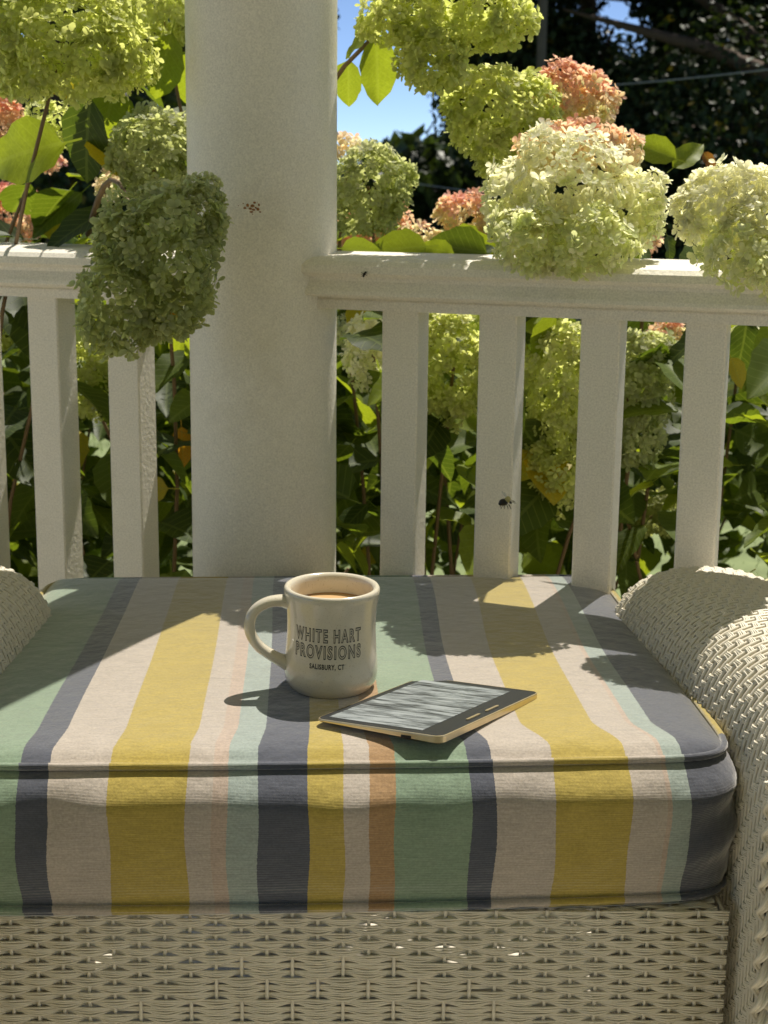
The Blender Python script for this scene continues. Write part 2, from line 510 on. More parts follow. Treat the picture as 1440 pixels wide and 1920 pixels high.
for side, lab in ((1, 'right'), (-1, 'left')):
    f = arm_surf(side)
    ast = np.arange(Y0, Y1 + .001, .0072)
    cs = np.arange(.004, seg[-1], .0084)
    if side > 0:
        fs = f
    else:
        fs = lambda a, c, f=f: f(a, seg[-1] - c)   # keep normals pointing outwards
        cs = (seg[-1] - cs)
    arm = stakes(chair, fs, ast, np.linspace(.001, seg[-1] - .001, 70), .0024, 'arm'); arm['kind'] = 'stuff'
    def rngf(i, cs=cs, side=side):
        c = cs[i] if side > 0 else seg[-1] - cs[i]
        return (Y0, .05) if c < .30 else (Y0, Y1)
    weave(arm, fs, cs, ast, rngf, lambda i, j: 1 if (j + i) % 3 else -1,   .0018, 4, .00200, .00110, wide=1.04, tight=.58, ts=(0, .3, .65), k=5)
    # added dark liner below the strands, standing in for the arm's shaded hollow
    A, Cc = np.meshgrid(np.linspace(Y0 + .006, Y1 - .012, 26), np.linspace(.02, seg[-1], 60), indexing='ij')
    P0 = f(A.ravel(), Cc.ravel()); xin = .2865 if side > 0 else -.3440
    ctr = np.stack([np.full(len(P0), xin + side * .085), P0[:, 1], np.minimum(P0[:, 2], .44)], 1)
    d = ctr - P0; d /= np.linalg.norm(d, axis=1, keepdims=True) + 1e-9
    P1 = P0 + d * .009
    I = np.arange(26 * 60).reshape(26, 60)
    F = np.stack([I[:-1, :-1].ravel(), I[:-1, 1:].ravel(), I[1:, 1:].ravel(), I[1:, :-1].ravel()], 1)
    mesh_obj('arm_shade_liner', P1, F, M['rattan_in'], chair, smooth=True)
    # front face of the arm and its plaited edge
    def ff(a, c, side=side, xin=xin): return np.stack([xin + side * a, np.full_like(a, Y0 - .004), c], 1)
    fst = np.arange(.012, .184, .0165)
    ap = stakes(chair, ff, fst, np.linspace(.06, .50, 12), .0018, 'arm_front'); ap['kind'] = 'stuff'
    weave(ap, ff, .50 - .0070 * np.arange(62), fst, (.006, .182), lambda i, j: 1 if (i + j) % 2 else -1, .0022, 3, .0023, .0012, ts=(0, .33, .66), k=5)
    zz = np.linspace(.05, .50, 110)
    pl = MB()
    pts_all = []
    for q in range(3):
        for s2 in range(3):
            ph = zz * 2 * math.pi / .062 + q * 2 * math.pi / 3
            px_ = xin + side * (.004 + .0085 * np.sin(ph)) + (s2 - 1) * .0030 * np.cos(ph * .5)
            py_ = Y0 - .014 + .0055 * np.sin(2 * ph) - abs(s2 - 1) * .0008
            pl.tube(list(zip(px_, py_, zz)), .00165, 5)
    pl.build('plaited_edge', M['rattan'], chair, smooth=True, )

# ------------------------------------------------------------------ cushion
CX, HW = -.0325, .3125
CY0, CY1 = -.008, .514
CYM, HD = (CY0 + CY1) / 2, (CY1 - CY0) / 2
ZS, ZB = .488, .376
def outline(n=260, rc=.042):
    pts = []
    w, h = HW, HD
    # rounded rectangle with soft bow on every side
    per = []
    N_ = n
    for k in range(N_):
        a = 2 * math.pi * k / N_
        c, s = math.cos(a), math.sin(a)
        p_ = 26
        r = 1 / ((abs(c)) ** p_ + (abs(s)) ** p_) ** (1 / p_)
        per.append((w * c * r, h * s * r))
    # resample by arc length
    P = np.array(per + per[:1]); d = np.r_[0, np.cumsum(np.linalg.norm(np.diff(P, axis=0), axis=1))]
    t = np.linspace(0, d[-1], n, endpoint=False)
    X = np.interp(t, d, P[:, 0]); Y = np.interp(t, d, P[:, 1])
    # rounding of corners: the power curve is sharp, soften it
    for _ in range(6):
        X = (np.roll(X, 1) + X * 2 + np.roll(X, -1)) / 4; Y = (np.roll(Y, 1) + Y * 2 + np.roll(Y, -1)) / 4
    Y = Y - .005 * (1 - (X / w) ** 2) * np.where(Y < 0, 1, -.6) * (abs(Y) > h * .8)
    return X, Y
OX, OY = outline()
NO = len(OX)
def sm(x): return x * x * (3 - 2 * x)
def noise2(x, y):
    return (np.sin(x * 17 + 1.3) * np.cos(y * 13 + .4) + .6 * np.sin(x * 31 - y * 23 + 2) + .4 * np.sin(x * 11 + y * 37)) / 2
def top_z(x, y):
    """height of the cushion's top over local x, y"""
    X = (x - CX) / HW; Y = (y - CYM) / HD
    e = np.minimum((1 - np.abs(X)) * HW, (1 - np.abs(Y)) * HD); e = np.clip(e, 0, None)
    z = ZS + .0092 * (1 - np.exp(-e / .010)) + .004 * (1 - X ** 2) * (1 - Y ** 2)
    return z + .0010 * noise2(x, y) * (1 - np.exp(-e / .05))
SH_X = np.array([-.35, -.25, -.1, 0, .1, .2, .28]); SH_V = np.array([.004, .005, .006, -.005, -.018, -.016, -.010])
def stripe_attr(x, y, z):
    v = np.clip(y / .48, 0, 1)
    bump = sm(np.clip(v / .10, 0, 1)) * (1 - sm(np.clip((v - .35) / .65, 0, 1)))
    back = np.interp(x, [-.27, -.2007, -.148, .0587, .126, .181, .2335, .27], [.0142, .009, .0043, -.0056, -.0069, -.0086, -.006, -.003])
    wave = .0010 * np.sin(x * 40 + z * 60) * (y < .01)
    return x - SH_V_i(x) * bump - back * sm(v) + wave
def SH_V_i(x): return np.interp(x, SH_X, SH_V)

V = []; A = []
fr = np.r_[0.0, np.linspace(.08, .80, 16), np.linspace(.84, 1, 12)]
for r in fr:
    x = CX + OX * r; y = CYM + OY * r
    V.append(np.stack([x, y, top_z(x, y)], 1))
# vertical band
tt = np.linspace(0, 1, 26)
# outward normals of the outline
TX = np.roll(OX, -1) - np.roll(OX, 1); TY = np.roll(OY, -1) - np.roll(OY, 1)
L_ = np.hypot(TX, TY); NX, NY = TY / L_, -TX / L_
arc = np.r_[0, np.cumsum(np.hypot(np.diff(OX), np.diff(OY)))]
for t in tt[1:]:
    g = np.sin(np.pi * min(t / .24, 1) / 2) if t < .24 else max(.42, np.cos(np.pi / 2 * ((t - .24) / .76)) ** .42)
    up = .0
    wr = (.0022 * np.sin(arc * 38 + 1.2 * np.sin(arc * 9)) + .0024 * np.sin(arc * 15 + 2 * np.sin(arc * 5)) + .0012 * np.sin(arc * 71 + t * 9)) * np.exp(-((t - .24) / .2) ** 2) + .0010 * np.sin(arc * 90 + t * 5) * np.sin(np.pi * t)
    # puckers near the corners
    ccx = np.exp(-((np.abs(OX) - HW) / .05) ** 2) * np.exp(-((np.abs(OY) - HD) / .05) ** 2)
    out = .0270 * (.40 + .60 * np.abs(NY)) * g + up + wr * g + .003 * ccx * np.sin(t * 16 + arc * 60) * g
    x = CX + OX + NX * out; y = CYM + OY + NY * out
    z = ZS + (ZB - ZS) * t + 0 * x - .002 * np.sin(arc * 7) * t
    V.append(np.stack([x, y, z], 1))
# under side: tuck and bottom
OB = .0270 * (.40 + .60 * np.abs(NY)) * .42
for r, z in ((.999, .3700), (.99, .3672), (.95, .3665), (.4, .3665), (0, .3665)):
    x = CX + (OX + NX * OB) * r; y = CYM + (OY + NY * OB) * r
    V.append(np.stack([x, y, np.full_like(x, z)], 1))
V = np.array(V); m = V.shape[0]
I = np.arange(m * NO).reshape(m, NO); J = np.roll(I, -1, axis=1)
F = np.stack([I[:-1].ravel(), I[1:].ravel(), J[1:].ravel(), J[:-1].ravel()], 1)
Vf = V.reshape(-1, 3)

STR = [(-.60, 'grn'), (-.2826, 'nav'), (-.2574, 'crm'), (-.2097, 'yel'), (-.1523, 'crm'), (-.133, 'pch'), (-.1198, 'lb'), (-.099, 'nav'), (-.0576, 'yel'),
       (-.033, 'crm'), (-.0137, 'tan'), (.0093, 'grn'), (.0643, 'nav'), (.0854, 'crm'), (.1326, 'yel'), (.1896, 'crm'), (.2172, 'pch'), (.2205, 'lb'), (.2395, 'nav'), (.2990, 'yel')]
CLR = {'yel': (.385, .292, .055), 'grn': (.19, .265, .18), 'nav': (.066, .073, .098), 'crm': (.415, .36, .305), 'pch': (.42, .33, .265), 'lb': (.28, .33, .30), 'tan': (.33, .20, .09)}
def mat_fabric():
    m, t, b, o = mat_new('striped_canvas')
    a = N(t, 'ShaderNodeAttribute', attribute_name='stripe')
    tc = N(t, 'ShaderNodeTexCoord')
    # ragged thread edge
    nz = N(t, 'ShaderNodeTexNoise', Scale=700, Detail=1); t.links.new(tc.outputs['Object'], nz.inputs['Vector'])
    mr0 = N(t, 'ShaderNodeMapRange'); mr0.inputs['To Min'].default_value = -.0007; mr0.inputs['To Max'].default_value = .0007
    t.links.new(nz.outputs[0], mr0.inputs[0])
    ad = N(t, 'ShaderNodeMath', operation='ADD'); t.links.new(a.outputs['Fac'], ad.inputs[0]); t.links.new(mr0.outputs[0], ad.inputs[1])
    mr = N(t, 'ShaderNodeMapRange'); mr.inputs['From Min'].default_value = -.6; mr.inputs['From Max'].default_value = .4
    t.links.new(ad.outputs[0], mr.inputs[0])
    rp = N(t, 'ShaderNodeValToRGB'); cr = rp.color_ramp; cr.interpolation = 'CONSTANT'
    cr.elements[0].position = 0; cr.elements[0].color = (*CLR[STR[0][1]], 1)
    cr.elements.remove(cr.elements[1])
    for s, c in STR[1:]:
        e = cr.elements.new((s + .6) / 1.0); e.color = (*CLR[c], 1)
    t.links.new(mr.outputs[0], rp.inputs[0])
    # yarn: fine ribs along x and slubs
    mp = N(t, 'ShaderNodeMapping'); mp.inputs['Scale'].default_value = (55, 900, 900)
    t.links.new(tc.outputs['Object'], mp.inputs['Vector'])
    yn = N(t, 'ShaderNodeTexNoise', Scale=1, Detail=3); t.links.new(mp.outputs[0], yn.inputs['Vector'])
    sep = N(t, 'ShaderNodeSeparateXYZ'); t.links.new(tc.outputs['Object'], sep.inputs[0])
    sm_ = N(t, 'ShaderNodeMath', operation='ADD'); t.links.new(sep.outputs[1], sm_.inputs[0]); t.links.new(sep.outputs[2], sm_.inputs[1])
    fq = N(t, 'ShaderNodeMath', operation='MULTIPLY'); fq.inputs[1].default_value = 2 * math.pi / .00165; t.links.new(sm_.outputs[0], fq.inputs[0])
    sn = N(t, 'ShaderNodeMath', operation='SINE'); t.links.new(fq.outputs[0], sn.inputs[0])
    fx = N(t, 'ShaderNodeMath', operation='MULTIPLY'); fx.inputs[1].default_value = 2 * math.pi / .0011; t.links.new(sep.outputs[0], fx.inputs[0])
    sn2 = N(t, 'ShaderNodeMath', operation='SINE'); t.links.new(fx.outputs[0], sn2.inputs[0])
    hs = N(t, 'ShaderNodeMath', operation='MULTIPLY_ADD'); hs.inputs[1].default_value = .4; t.links.new(sn2.outputs[0], hs.inputs[0]); t.links.new(sn.outputs[0], hs.inputs[2])
    big = N(t, 'ShaderNodeTexNoise', Scale=22, Detail=6, Roughness=.65); t.links.new(tc.outputs['Object'], big.inputs['Vector'])
    v1 = N(t, 'ShaderNodeMapRange'); v1.inputs['To Min'].default_value = .72; v1.inputs['To Max'].default_value = 1.28; t.links.new(yn.outputs[0], v1.inputs[0])
    v2 = N(t, 'ShaderNodeMapRange'); v2.inputs['To Min'].default_value = .88; v2.inputs['To Max'].default_value = 1.10; t.links.new(big.outputs[0], v2.inputs[0])
    gr = N(t, 'ShaderNodeTexNoise', Scale=520, Detail=2); t.links.new(tc.outputs['Object'], gr.inputs['Vector'])
    v0 = N(t, 'ShaderNodeMapRange'); v0.inputs['To Min'].default_value = .70; v0.inputs['To Max'].default_value = 1.30; t.links.new(gr.outputs[0], v0.inputs[0])
    v01 = N(t, 'ShaderNodeMath', operation='MULTIPLY'); t.links.new(v1.outputs[0], v01.inputs[0]); t.links.new(v0.outputs[0], v01.inputs[1]); v1 = v01
    v3 = N(t, 'ShaderNodeMath', operation='MULTIPLY'); t.links.new(v1.outputs[0], v3.inputs[0]); t.links.new(v2.outputs[0], v3.inputs[1])
    hv = N(t, 'ShaderNodeHueSaturation'); t.links.new(v3.outputs[0], hv.inputs['Value']); t.links.new(rp.outputs[0], hv.inputs['Color'])
    t.links.new(hv.outputs[0], b.inputs['Base Color'])
    b.inputs['Roughness'].default_value = .85
    b.inputs['Specular IOR Level'].default_value = .25
    b.inputs['Sheen Weight'].default_value = 1.0
    b.inputs['Sheen Roughness'].default_value = .45
    b.inputs['Sheen Tint'].default_value = (1, .97, .92, 1)
    bp = N(t, 'ShaderNodeBump', Strength=.2, Distance=.0005); t.links.new(hs.outputs[0], bp.inputs['Height'])
    bp2 = N(t, 'ShaderNodeBump', Strength=.5, Distance=.004)
    b2 = N(t, 'ShaderNodeTexNoise', Scale=55, Detail=5); t.links.new(tc.outputs['Object'], b2.inputs['Vector'])
    t.links.new(b2.outputs[0], bp2.inputs['Height']); t.links.new(bp.outputs[0], bp2.inputs['Normal'])
    t.links.new(bp2.outputs[0], b.inputs['Normal'])
    return m
M['fabric'] = mat_fabric()
cu = empty('seat_cushion', O, CH)
tag(cu, 'thick cushion with green, navy, cream and yellow stripes on the wicker seat', 'cushion')
mesh_obj('cover', Vf, F, M['fabric'], cu, smooth=True, attr={'stripe': stripe_attr(Vf[:, 0], Vf[:, 1], Vf[:, 2])})
def piping(z, r, off, name, wav):
    x = CX + OX + NX * off; y = CYM + OY + NY * off
    zz = z + wav * np.sin(arc * 6.1 + .5)
    C = np.stack([x, y, zz], 1); C = np.vstack([C, C[:1]])
    T = np.gradient(C, axis=0); T /= np.linalg.norm(T, axis=1, keepdims=True)
    Bn = np.tile([0, 0, 1.], (len(C), 1)); Nn = np.cross(T, Bn)
    V, F = tube_np(C, Nn, Bn, r, 8)
    s = stripe_attr(V[:, 0], V[:, 1], V[:, 2])
    sidefac = (np.abs(V[:, 0] - CX) > HW - .010) & (V[:, 1] > .03)
    s = np.where(sidefac, .33, s)
    mesh_obj(name, V, F, M['fabric'], cu, smooth=True, attr={'stripe': s})
piping(ZS + .0008, .0032, .0026, 'top_piping', .0006)
piping(ZB - .001, .0030, OB + .0012, 'bottom_piping', .0008)

def cush(x, y):
    """world height of the cushion top"""
    q = chM.inverted() @ Vector((x, y, 0))
    return float(top_z(np.array([q.x]), np.array([q.y]))[0])

# ------------------------------------------------------------------ mug
def mat_glaze(name, c, speck=True):
    m, t, b, o = mat_new(name)
    tc = N(t, 'ShaderNodeTexCoord')
    n1 = N(t, 'ShaderNodeTexNoise', Scale=45, Detail=3); t.links.new(tc.outputs['Object'], n1.inputs['Vector'])
    mx = N(t, 'ShaderNodeMix', data_type='RGBA'); mx.inputs[6].default_value = (*[v * .93 for v in c], 1); mx.inputs[7].default_value = (*c, 1)
    t.links.new(n1.outputs[0], mx.inputs[0])
    vo = N(t, 'ShaderNodeTexNoise', Scale=950, Detail=1); t.links.new(tc.outputs['Object'], vo.inputs['Vector'])
    rp = N(t, 'ShaderNodeValToRGB'); rp.color_ramp.elements[0].position = .66; rp.color_ramp.elements[1].position = .72
    t.links.new(vo.outputs[0], rp.inputs[0])
    m2 = N(t, 'ShaderNodeMix', data_type='RGBA'); m2.inputs[7].default_value = (c[0] * .5, c[1] * .42, c[2] * .3, 1)
    ml = N(t, 'ShaderNodeMath', operation='MULTIPLY'); ml.inputs[1].default_value = .5; t.links.new(rp.outputs[0], ml.inputs[0])
    t.links.new(ml.outputs[0], m2.inputs[0]); t.links.new(mx.outputs[2], m2.inputs[6])
    t.links.new(m2.outputs[2], b.inputs['Base Color'])
    b.inputs['Roughness'].default_value = .16
    b.inputs['Specular IOR Level'].default_value = .55
    b.inputs['Coat Weight'].default_value = .35
    b.inputs['Coat Roughness'].default_value = .08
    return m
M['glaze'] = mat_glaze('speckled_cream_glaze', (.66, .61, .49))
def mat_flat(name, c, rough=.5, metal=0, spec=.5):
    m, t, b, o = mat_new(name)
    tc = N(t, 'ShaderNodeTexCoord'); no = N(t, 'ShaderNodeTexNoise', Scale=120, Detail=3); t.links.new(tc.outputs['Object'], no.inputs['Vector'])
    mx = N(t, 'ShaderNodeMix', data_type='RGBA'); mx.inputs[6].default_value = (*[v * .9 for v in c], 1); mx.inputs[7].default_value = (*[min(1, v * 1.1) for v in c], 1)
    t.links.new(no.outputs[0], mx.inputs[0]); t.links.new(mx.outputs[2], b.inputs['Base Color'])
    b.inputs['Roughness'].default_value = rough; b.inputs['Metallic'].default_value = metal; b.inputs['Specular IOR Level'].default_value = spec
    return m
def mat_coffee():
    m, t, b, o = mat_new('milky_coffee')
    tc = N(t, 'ShaderNodeTexCoord'); gr = N(t, 'ShaderNodeTexGradient', gradient_type='SPHERICAL')
    mp = N(t, 'ShaderNodeMapping'); mp.inputs['Scale'].default_value = (29, 29, 0); t.links.new(tc.outputs['Object'], mp.inputs['Vector']); t.links.new(mp.outputs[0], gr.inputs['Vector'])
    rp = N(t, 'ShaderNodeValToRGB'); cr = rp.color_ramp; cr.elements[0].position = 0; cr.elements[0].color = (.30, .13, .045, 1); cr.elements[1].position = .09; cr.elements[1].color = (.60, .39, .20, 1)
    t.links.new(gr.outputs[0], rp.inputs[0])
    n1 = N(t, 'ShaderNodeTexNoise', Scale=60, Detail=5, Distortion=2); t.links.new(tc.outputs['Object'], n1.inputs['Vector'])
    mr = N(t, 'ShaderNodeMapRange'); mr.inputs['To Min'].default_value = .85; mr.inputs['To Max'].default_value = 1.15; t.links.new(n1.outputs[0], mr.inputs[0])
    hv = N(t, 'ShaderNodeHueSaturation'); t.links.new(mr.outputs[0], hv.inputs['Value']); t.links.new(rp.outputs[0], hv.inputs['Color']); t.links.new(hv.outputs[0], b.inputs['Base Color'])
    b.inputs['Roughness'].default_value = .08
    return m
M['coffee'] = mat_coffee()
M['ink'] = mat_flat('mug_print', (.035, .038, .035), .45)
M['inkfill'] = mat_flat('mug_print_fill', (.50, .46, .37), .3)

mx_, my_ = -.0448, 1.1809
mz_ = cush(mx_, my_) - .0015
mug = empty('coffee_mug', (mx_, my_, mz_))
tag(mug, 'speckled cream diner mug of milky coffee standing on the striped cushion', 'mug')
mug.rotation_euler = (R(.8), R(.6), 0)
outer = [(0, .0025), (.028, .0025), (.030, .0), (.0335, .0008), (.0370, .004), (.0400, .010), (.0410, .017), (.0407, .025), (.0398, .034), (.0390, .044), (.0385, .054),
         (.0386, .064), (.0392, .073), (.0401, .080), (.0411, .0855), (.0416, .0885), (.0414, .0910), (.0404, .0926), (.0388, .0930), (.0368, .0922), (.0355, .0902), (.0348, .087),
         (.0342, .080), (.0336, .070), (.0334, .055), (.0334, .040), (.033, .020), (.030, .010), (.015, .008), (0, .008)]
from itertools import chain
V, F = lathe(outer, 96)
mesh_obj('body', V, F, M['glaze'], mug, smooth=True)
zc = .0750
V, F = lathe([(0, zc), (.015, zc), (.030, zc), (.0330, zc + .0002), (.0340, zc + .0010)], 64)
mesh_obj('coffee', V, F, M['coffee'], mug, smooth=True)
# handle: oval section along a C curve on the left
hp = [(-.0375, .0790), (-.0450, .0800), (-.0545, .0790), (-.0635, .0745), (-.0695, .0670), (-.0712, .0580), (-.0690, .0485), (-.0630, .0395), (-.0550, .0330), (-.0465, .0275), (-.0385, .0235)]
hp = np.array(hp)
# Catmull resample
def catmull(P, n):
    P = np.vstack([2 * P[0] - P[1], P, 2 * P[-1] - P[-2]]); out = []
    for i in range(1, len(P) - 2):
        for t in np.linspace(0, 1, n, endpoint=False):
            out.append(.5 * ((2 * P[i]) + (-P[i - 1] + P[i + 1]) * t + (2 * P[i - 1] - 5 * P[i] + 4 * P[i + 1] - P[i + 2]) * t ** 2 + (-P[i - 1] + 3 * P[i] - 3 * P[i + 1] + P[i + 2]) * t ** 3))
    out.append(P[-2]); return np.array(out)
hc = catmull(hp, 5)
C = np.stack([hc[:, 0], np.zeros(len(hc)), hc[:, 1]], 1)
T = np.gradient(C, axis=0); T /= np.linalg.norm(T, axis=1, keepdims=True)
Bn = np.tile([0, 1., 0], (len(C), 1)); Nn = np.cross(T, Bn)
fl_ = np.linspace(-1, 1, len(C)); rr = .0052 + .0022 * np.abs(fl_) ** 6
th = np.arange(16) * 2 * np.pi / 16
V = C[:, None, :] + rr[:, None, None] * (np.cos(th)[None, :, None] * Nn[:, None, :] * .92 + np.sin(th)[None, :, None] * Bn[:, None, :] * 1.25)
I = np.arange(len(C) * 16).reshape(len(C), 16); J = np.roll(I, -1, axis=1)
F = np.stack([I[:-1].ravel(), I[1:].ravel(), J[1:].ravel(), J[:-1].ravel()], 1)
ho = mesh_obj('handle', V.reshape(-1, 3), F, M['glaze'], mug, smooth=True)
ho.rotation_euler = (0, 0, R(9))
# lettering
opf = np.array(outer[2:18])
def rad_at(z): return np.interp(z, opf[:, 1], opf[:, 0])
face = math.atan2(-1.18, .045) - R(5.5)
def lettering(txt, half, z0, z1, mat, offset, lift, spacing=1.0, parent=None):
    cu_ = bpy.data.curves.new('lettering', 'FONT')
    cu_.body = txt; cu_.size = 1; cu_.offset = offset; cu_.resolution_u = 6; cu_.space_character = spacing
    ob = bpy.data.objects.new('lettering_src', cu_); COL.objects.link(ob)
    bpy.context.view_layer.update()
    dg = bpy.context.evaluated_depsgraph_get()
    me = bpy.data.meshes.new_from_object(ob.evaluated_get(dg))
    bpy.data.objects.remove(ob)
    import bmesh
    bm = bmesh.new(); bm.from_mesh(me)
    bmesh.ops.triangulate(bm, faces=bm.faces)
    # cut across so that it follows the mug's curve
    co = [v.co for v in bm.verts]
    x0 = min(c.x for c in co); x1 = max(c.x for c in co)
    for q in range(1, 40):
        xq = x0 + (x1 - x0) * q / 40
        bmesh.ops.bisect_plane(bm, geom=bm.verts[:] + bm.edges[:] + bm.faces[:], plane_co=(xq, 0, 0), plane_no=(1, 0, 0))
    bm.verts.index_update(); V = np.array([v.co[:] for v in bm.verts]); F = [tuple(v.index for v in f.verts) for f in bm.faces]
    bm.free()
    xm = (V[:, 0].min() + V[:, 0].max()) / 2; w = (V[:, 0].max() - V[:, 0].min()) / 2 - offset * 1.4
    xr = (V[:, 0] - xm) / w * half
    zr = z0 + (V[:, 1] / .68) * (z1 - z0)
    r = rad_at(zr) + lift
    a = face + xr / r
    P = np.stack([r * np.cos(a), r * np.sin(a), zr], 1)
    return mesh_obj('lettering', P, F, mat, mug)
for txt, half, z0, z1 in (('WHITE HART', .0300, .0538, .0645), ('PROVISIONS', .0302, .0395, .0500)):
    lettering(txt, half, z0, z1, M['ink'], .050, .00012, 1.30)
    lettering(txt, half, z0, z1, M['inkfill'], -.008, .00022, 1.30)
lettering('SALISBURY, CT', .0150, .0302, .0343, M['ink'], .035, .00012, 1.15)

# ------------------------------------------------------------------ e-reader
def mat_screen():
    m, t, b, o = mat_new('paper_display')
    tc = N(t, 'ShaderNodeTexCoord')
    mp = N(t, 'ShaderNodeMapping', vector_type='TEXTURE'); mp.inputs['Scale'].default_value = (1 / 55, 1 / 620, 1); mp.inputs['Rotation'].default_value = (0, 0, R(-20))
    t.links.new(tc.outputs['Object'], mp.inputs['Vector'])
    wv = N(t, 'ShaderNodeTexNoise', Scale=.55, Detail=7, Roughness=.72, Distortion=.6); t.links.new(mp.outputs[0], wv.inputs['Vector'])
    mp2 = N(t, 'ShaderNodeMapping', vector_type='TEXTURE'); mp2.inputs['Scale'].default_value = (1 / 14, 1 / 110, 1); mp2.inputs['Rotation'].default_value = (0, 0, R(-22))
    t.links.new(tc.outputs['Object'], mp2.inputs['Vector'])
    w2 = N(t, 'ShaderNodeTexNoise', Scale=1, Detail=4, Roughness=.6); t.links.new(mp2.outputs[0], w2.inputs['Vector'])
    mx = N(t, 'ShaderNodeMath', operation='MULTIPLY_ADD'); mx.inputs[1].default_value = .75; t.links.new(w2.outputs[0], mx.inputs[0])
    t.links.new(wv.outputs[0], mx.inputs[2])
    rp = N(t, 'ShaderNodeValToRGB'); cr = rp.color_ramp
    cr.elements[0].position = .76; cr.elements[0].color = (.035, .04, .042, 1)
    cr.elements[1].position = .96; cr.elements[1].color = (.30, .33, .34, 1)
    e = cr.elements.new(.86); e.color = (.16, .18, .185, 1)
    t.links.new(mx.outputs[0], rp.inputs[0]); t.links.new(rp.outputs[0], b.inputs['Base Color'])
    b.inputs['Roughness'].default_value = .35
    b.inputs['Specular IOR Level'].default_value = .35
    return m
M['screen'] = mat_screen()
M['bezel'] = mat_flat('reader_bezel', (.022, .024, .024), .38, 0, .35)
M['gold'] = mat_flat('champagne_aluminium', (.72, .60, .38), .30, .85)
L1, L2 = .111, .149
ya, az, tilt = R(-24.5), 1.75, math.tan(R(3.2))
nn = Vector((tilt * math.cos(az), tilt * math.sin(az), 1)).normalized()
u = Vector((math.cos(ya), math.sin(ya), 0)); u = (u - nn * u.dot(nn)).normalized(); v = Vector((math.cos(R(53)), math.sin(R(53)), 0)); v = (v - nn * v.dot(nn)).normalized()
er = empty('e_reader')
er.location = (.0414, 1.1240, .5040)
er_shape = Matrix((u, v, nn)).transposed().to_4x4()
tag(er, 'slim e-reader with a champagne gold edge and a sketchy grey screen lying beside the mug', 'e-reader')
def rrect(w, h, r, n=6):
    P = []
    for cx, cy, a0 in ((w / 2 - r, h / 2 - r, 0), (-w / 2 + r, h / 2 - r, 90), (-w / 2 + r, -h / 2 + r, 180), (w / 2 - r, -h / 2 + r, 270)):
        for k in range(n + 1):
            a = R(a0 + 90 * k / n); P.append((cx + r * math.cos(a), cy + r * math.sin(a)))
    return P
def thick(x, y):   # wedge: thin on the far-left side (-x), thick grip on +x
    t_ = min(max((x + .004) / .030, 0), 1)
    return .0030 + .0038 * (t_ * t_ * (3 - 2 * t_))
out = rrect(L1, L2, .007); nP = len(out)
ins = rrect(L1 - .0016, L2 - .0016, .0062)
bot = rrect(L1 - .004, L2 - .004, .006)
rows_ = [[(x, y, -.0009) for x, y in ins], [(x, y, 0) for x, y in ins], [(x, y, -.0001) for x, y in out], [(x, y, -.0008) for x, y in rrect(L1 + .0004, L2 + .0004, .007)],
         [(x, y, -thick(x, y) + .0012) for x, y in rrect(L1 + .0002, L2 + .0002, .007)], [(x, y, -thick(x, y)) for x, y in bot]]
Vb = [p for r_ in rows_ for p in r_]; Fb = []
for i in range(len(rows_) - 1):
    for k in range(nP):
        Fb.append((i * nP + k, (i + 1) * nP + k, (i + 1) * nP + (k + 1) % nP, i * nP + (k + 1) % nP))
Fb.append(tuple(range(nP)))
# underside as strips across so the step of the grip reads
m0 = MB(); m0.add(Vb, Fb)
nx = 24
for k in range(nx):
    xa = -L1 / 2 + .003 + (L1 - .006) * k / nx; xb = -L1 / 2 + .003 + (L1 - .006) * (k + 1) / nx
    m0.add([(xa, -L2 / 2 + .002, -thick(xa, 0)), (xb, -L2 / 2 + .002, -thick(xb, 0)), (xb, L2 / 2 - .002, -thick(xb, 0)), (xa, L2 / 2 - .002, -thick(xa, 0))], [(3, 2, 1, 0)])
m0.build('casing', M['gold'], er)
zf = MB()
zi = rrect(L1 - .0022, L2 - .0022, .006)
zf.add([(x, y, -.0002) for x, y in zi] + [(x, y, -.0008) for x, y in zi], [tuple(range(nP))] + [(k, nP + k, nP + (k + 1) % nP, (k + 1) % nP) for k in range(nP)])
zf.build('bezel', M['bezel'], er)
sc = MB()
sx0, sx1, sy0, sy1 = -L1 / 2 + .0065, L1 / 2 - .0220, -L2 / 2 + .009, L2 / 2 - .009
sc.add([(sx0, sy0, 0), (sx1, sy0, 0), (sx1, sy1, 0), (sx0, sy1, 0)], [(0, 1, 2, 3)])
sc.build('screen', M['screen'], er)
for yb in (.011, -.017):
    bb = MB(); bb.box((L1 / 2 - .0075, yb, .0004), (.0024, .019, .0010), bev=.0009); bb.build('page_button', M['gold'], er)
pt = MB(); pt.box((L1 / 2 - .030, -L2 / 2 - .0003, -.0040), (.0085, .0006, .0022)); pt.build('charging_port', M['black'], er)

for ch in er.children:
    ch.data.transform(er_shape)

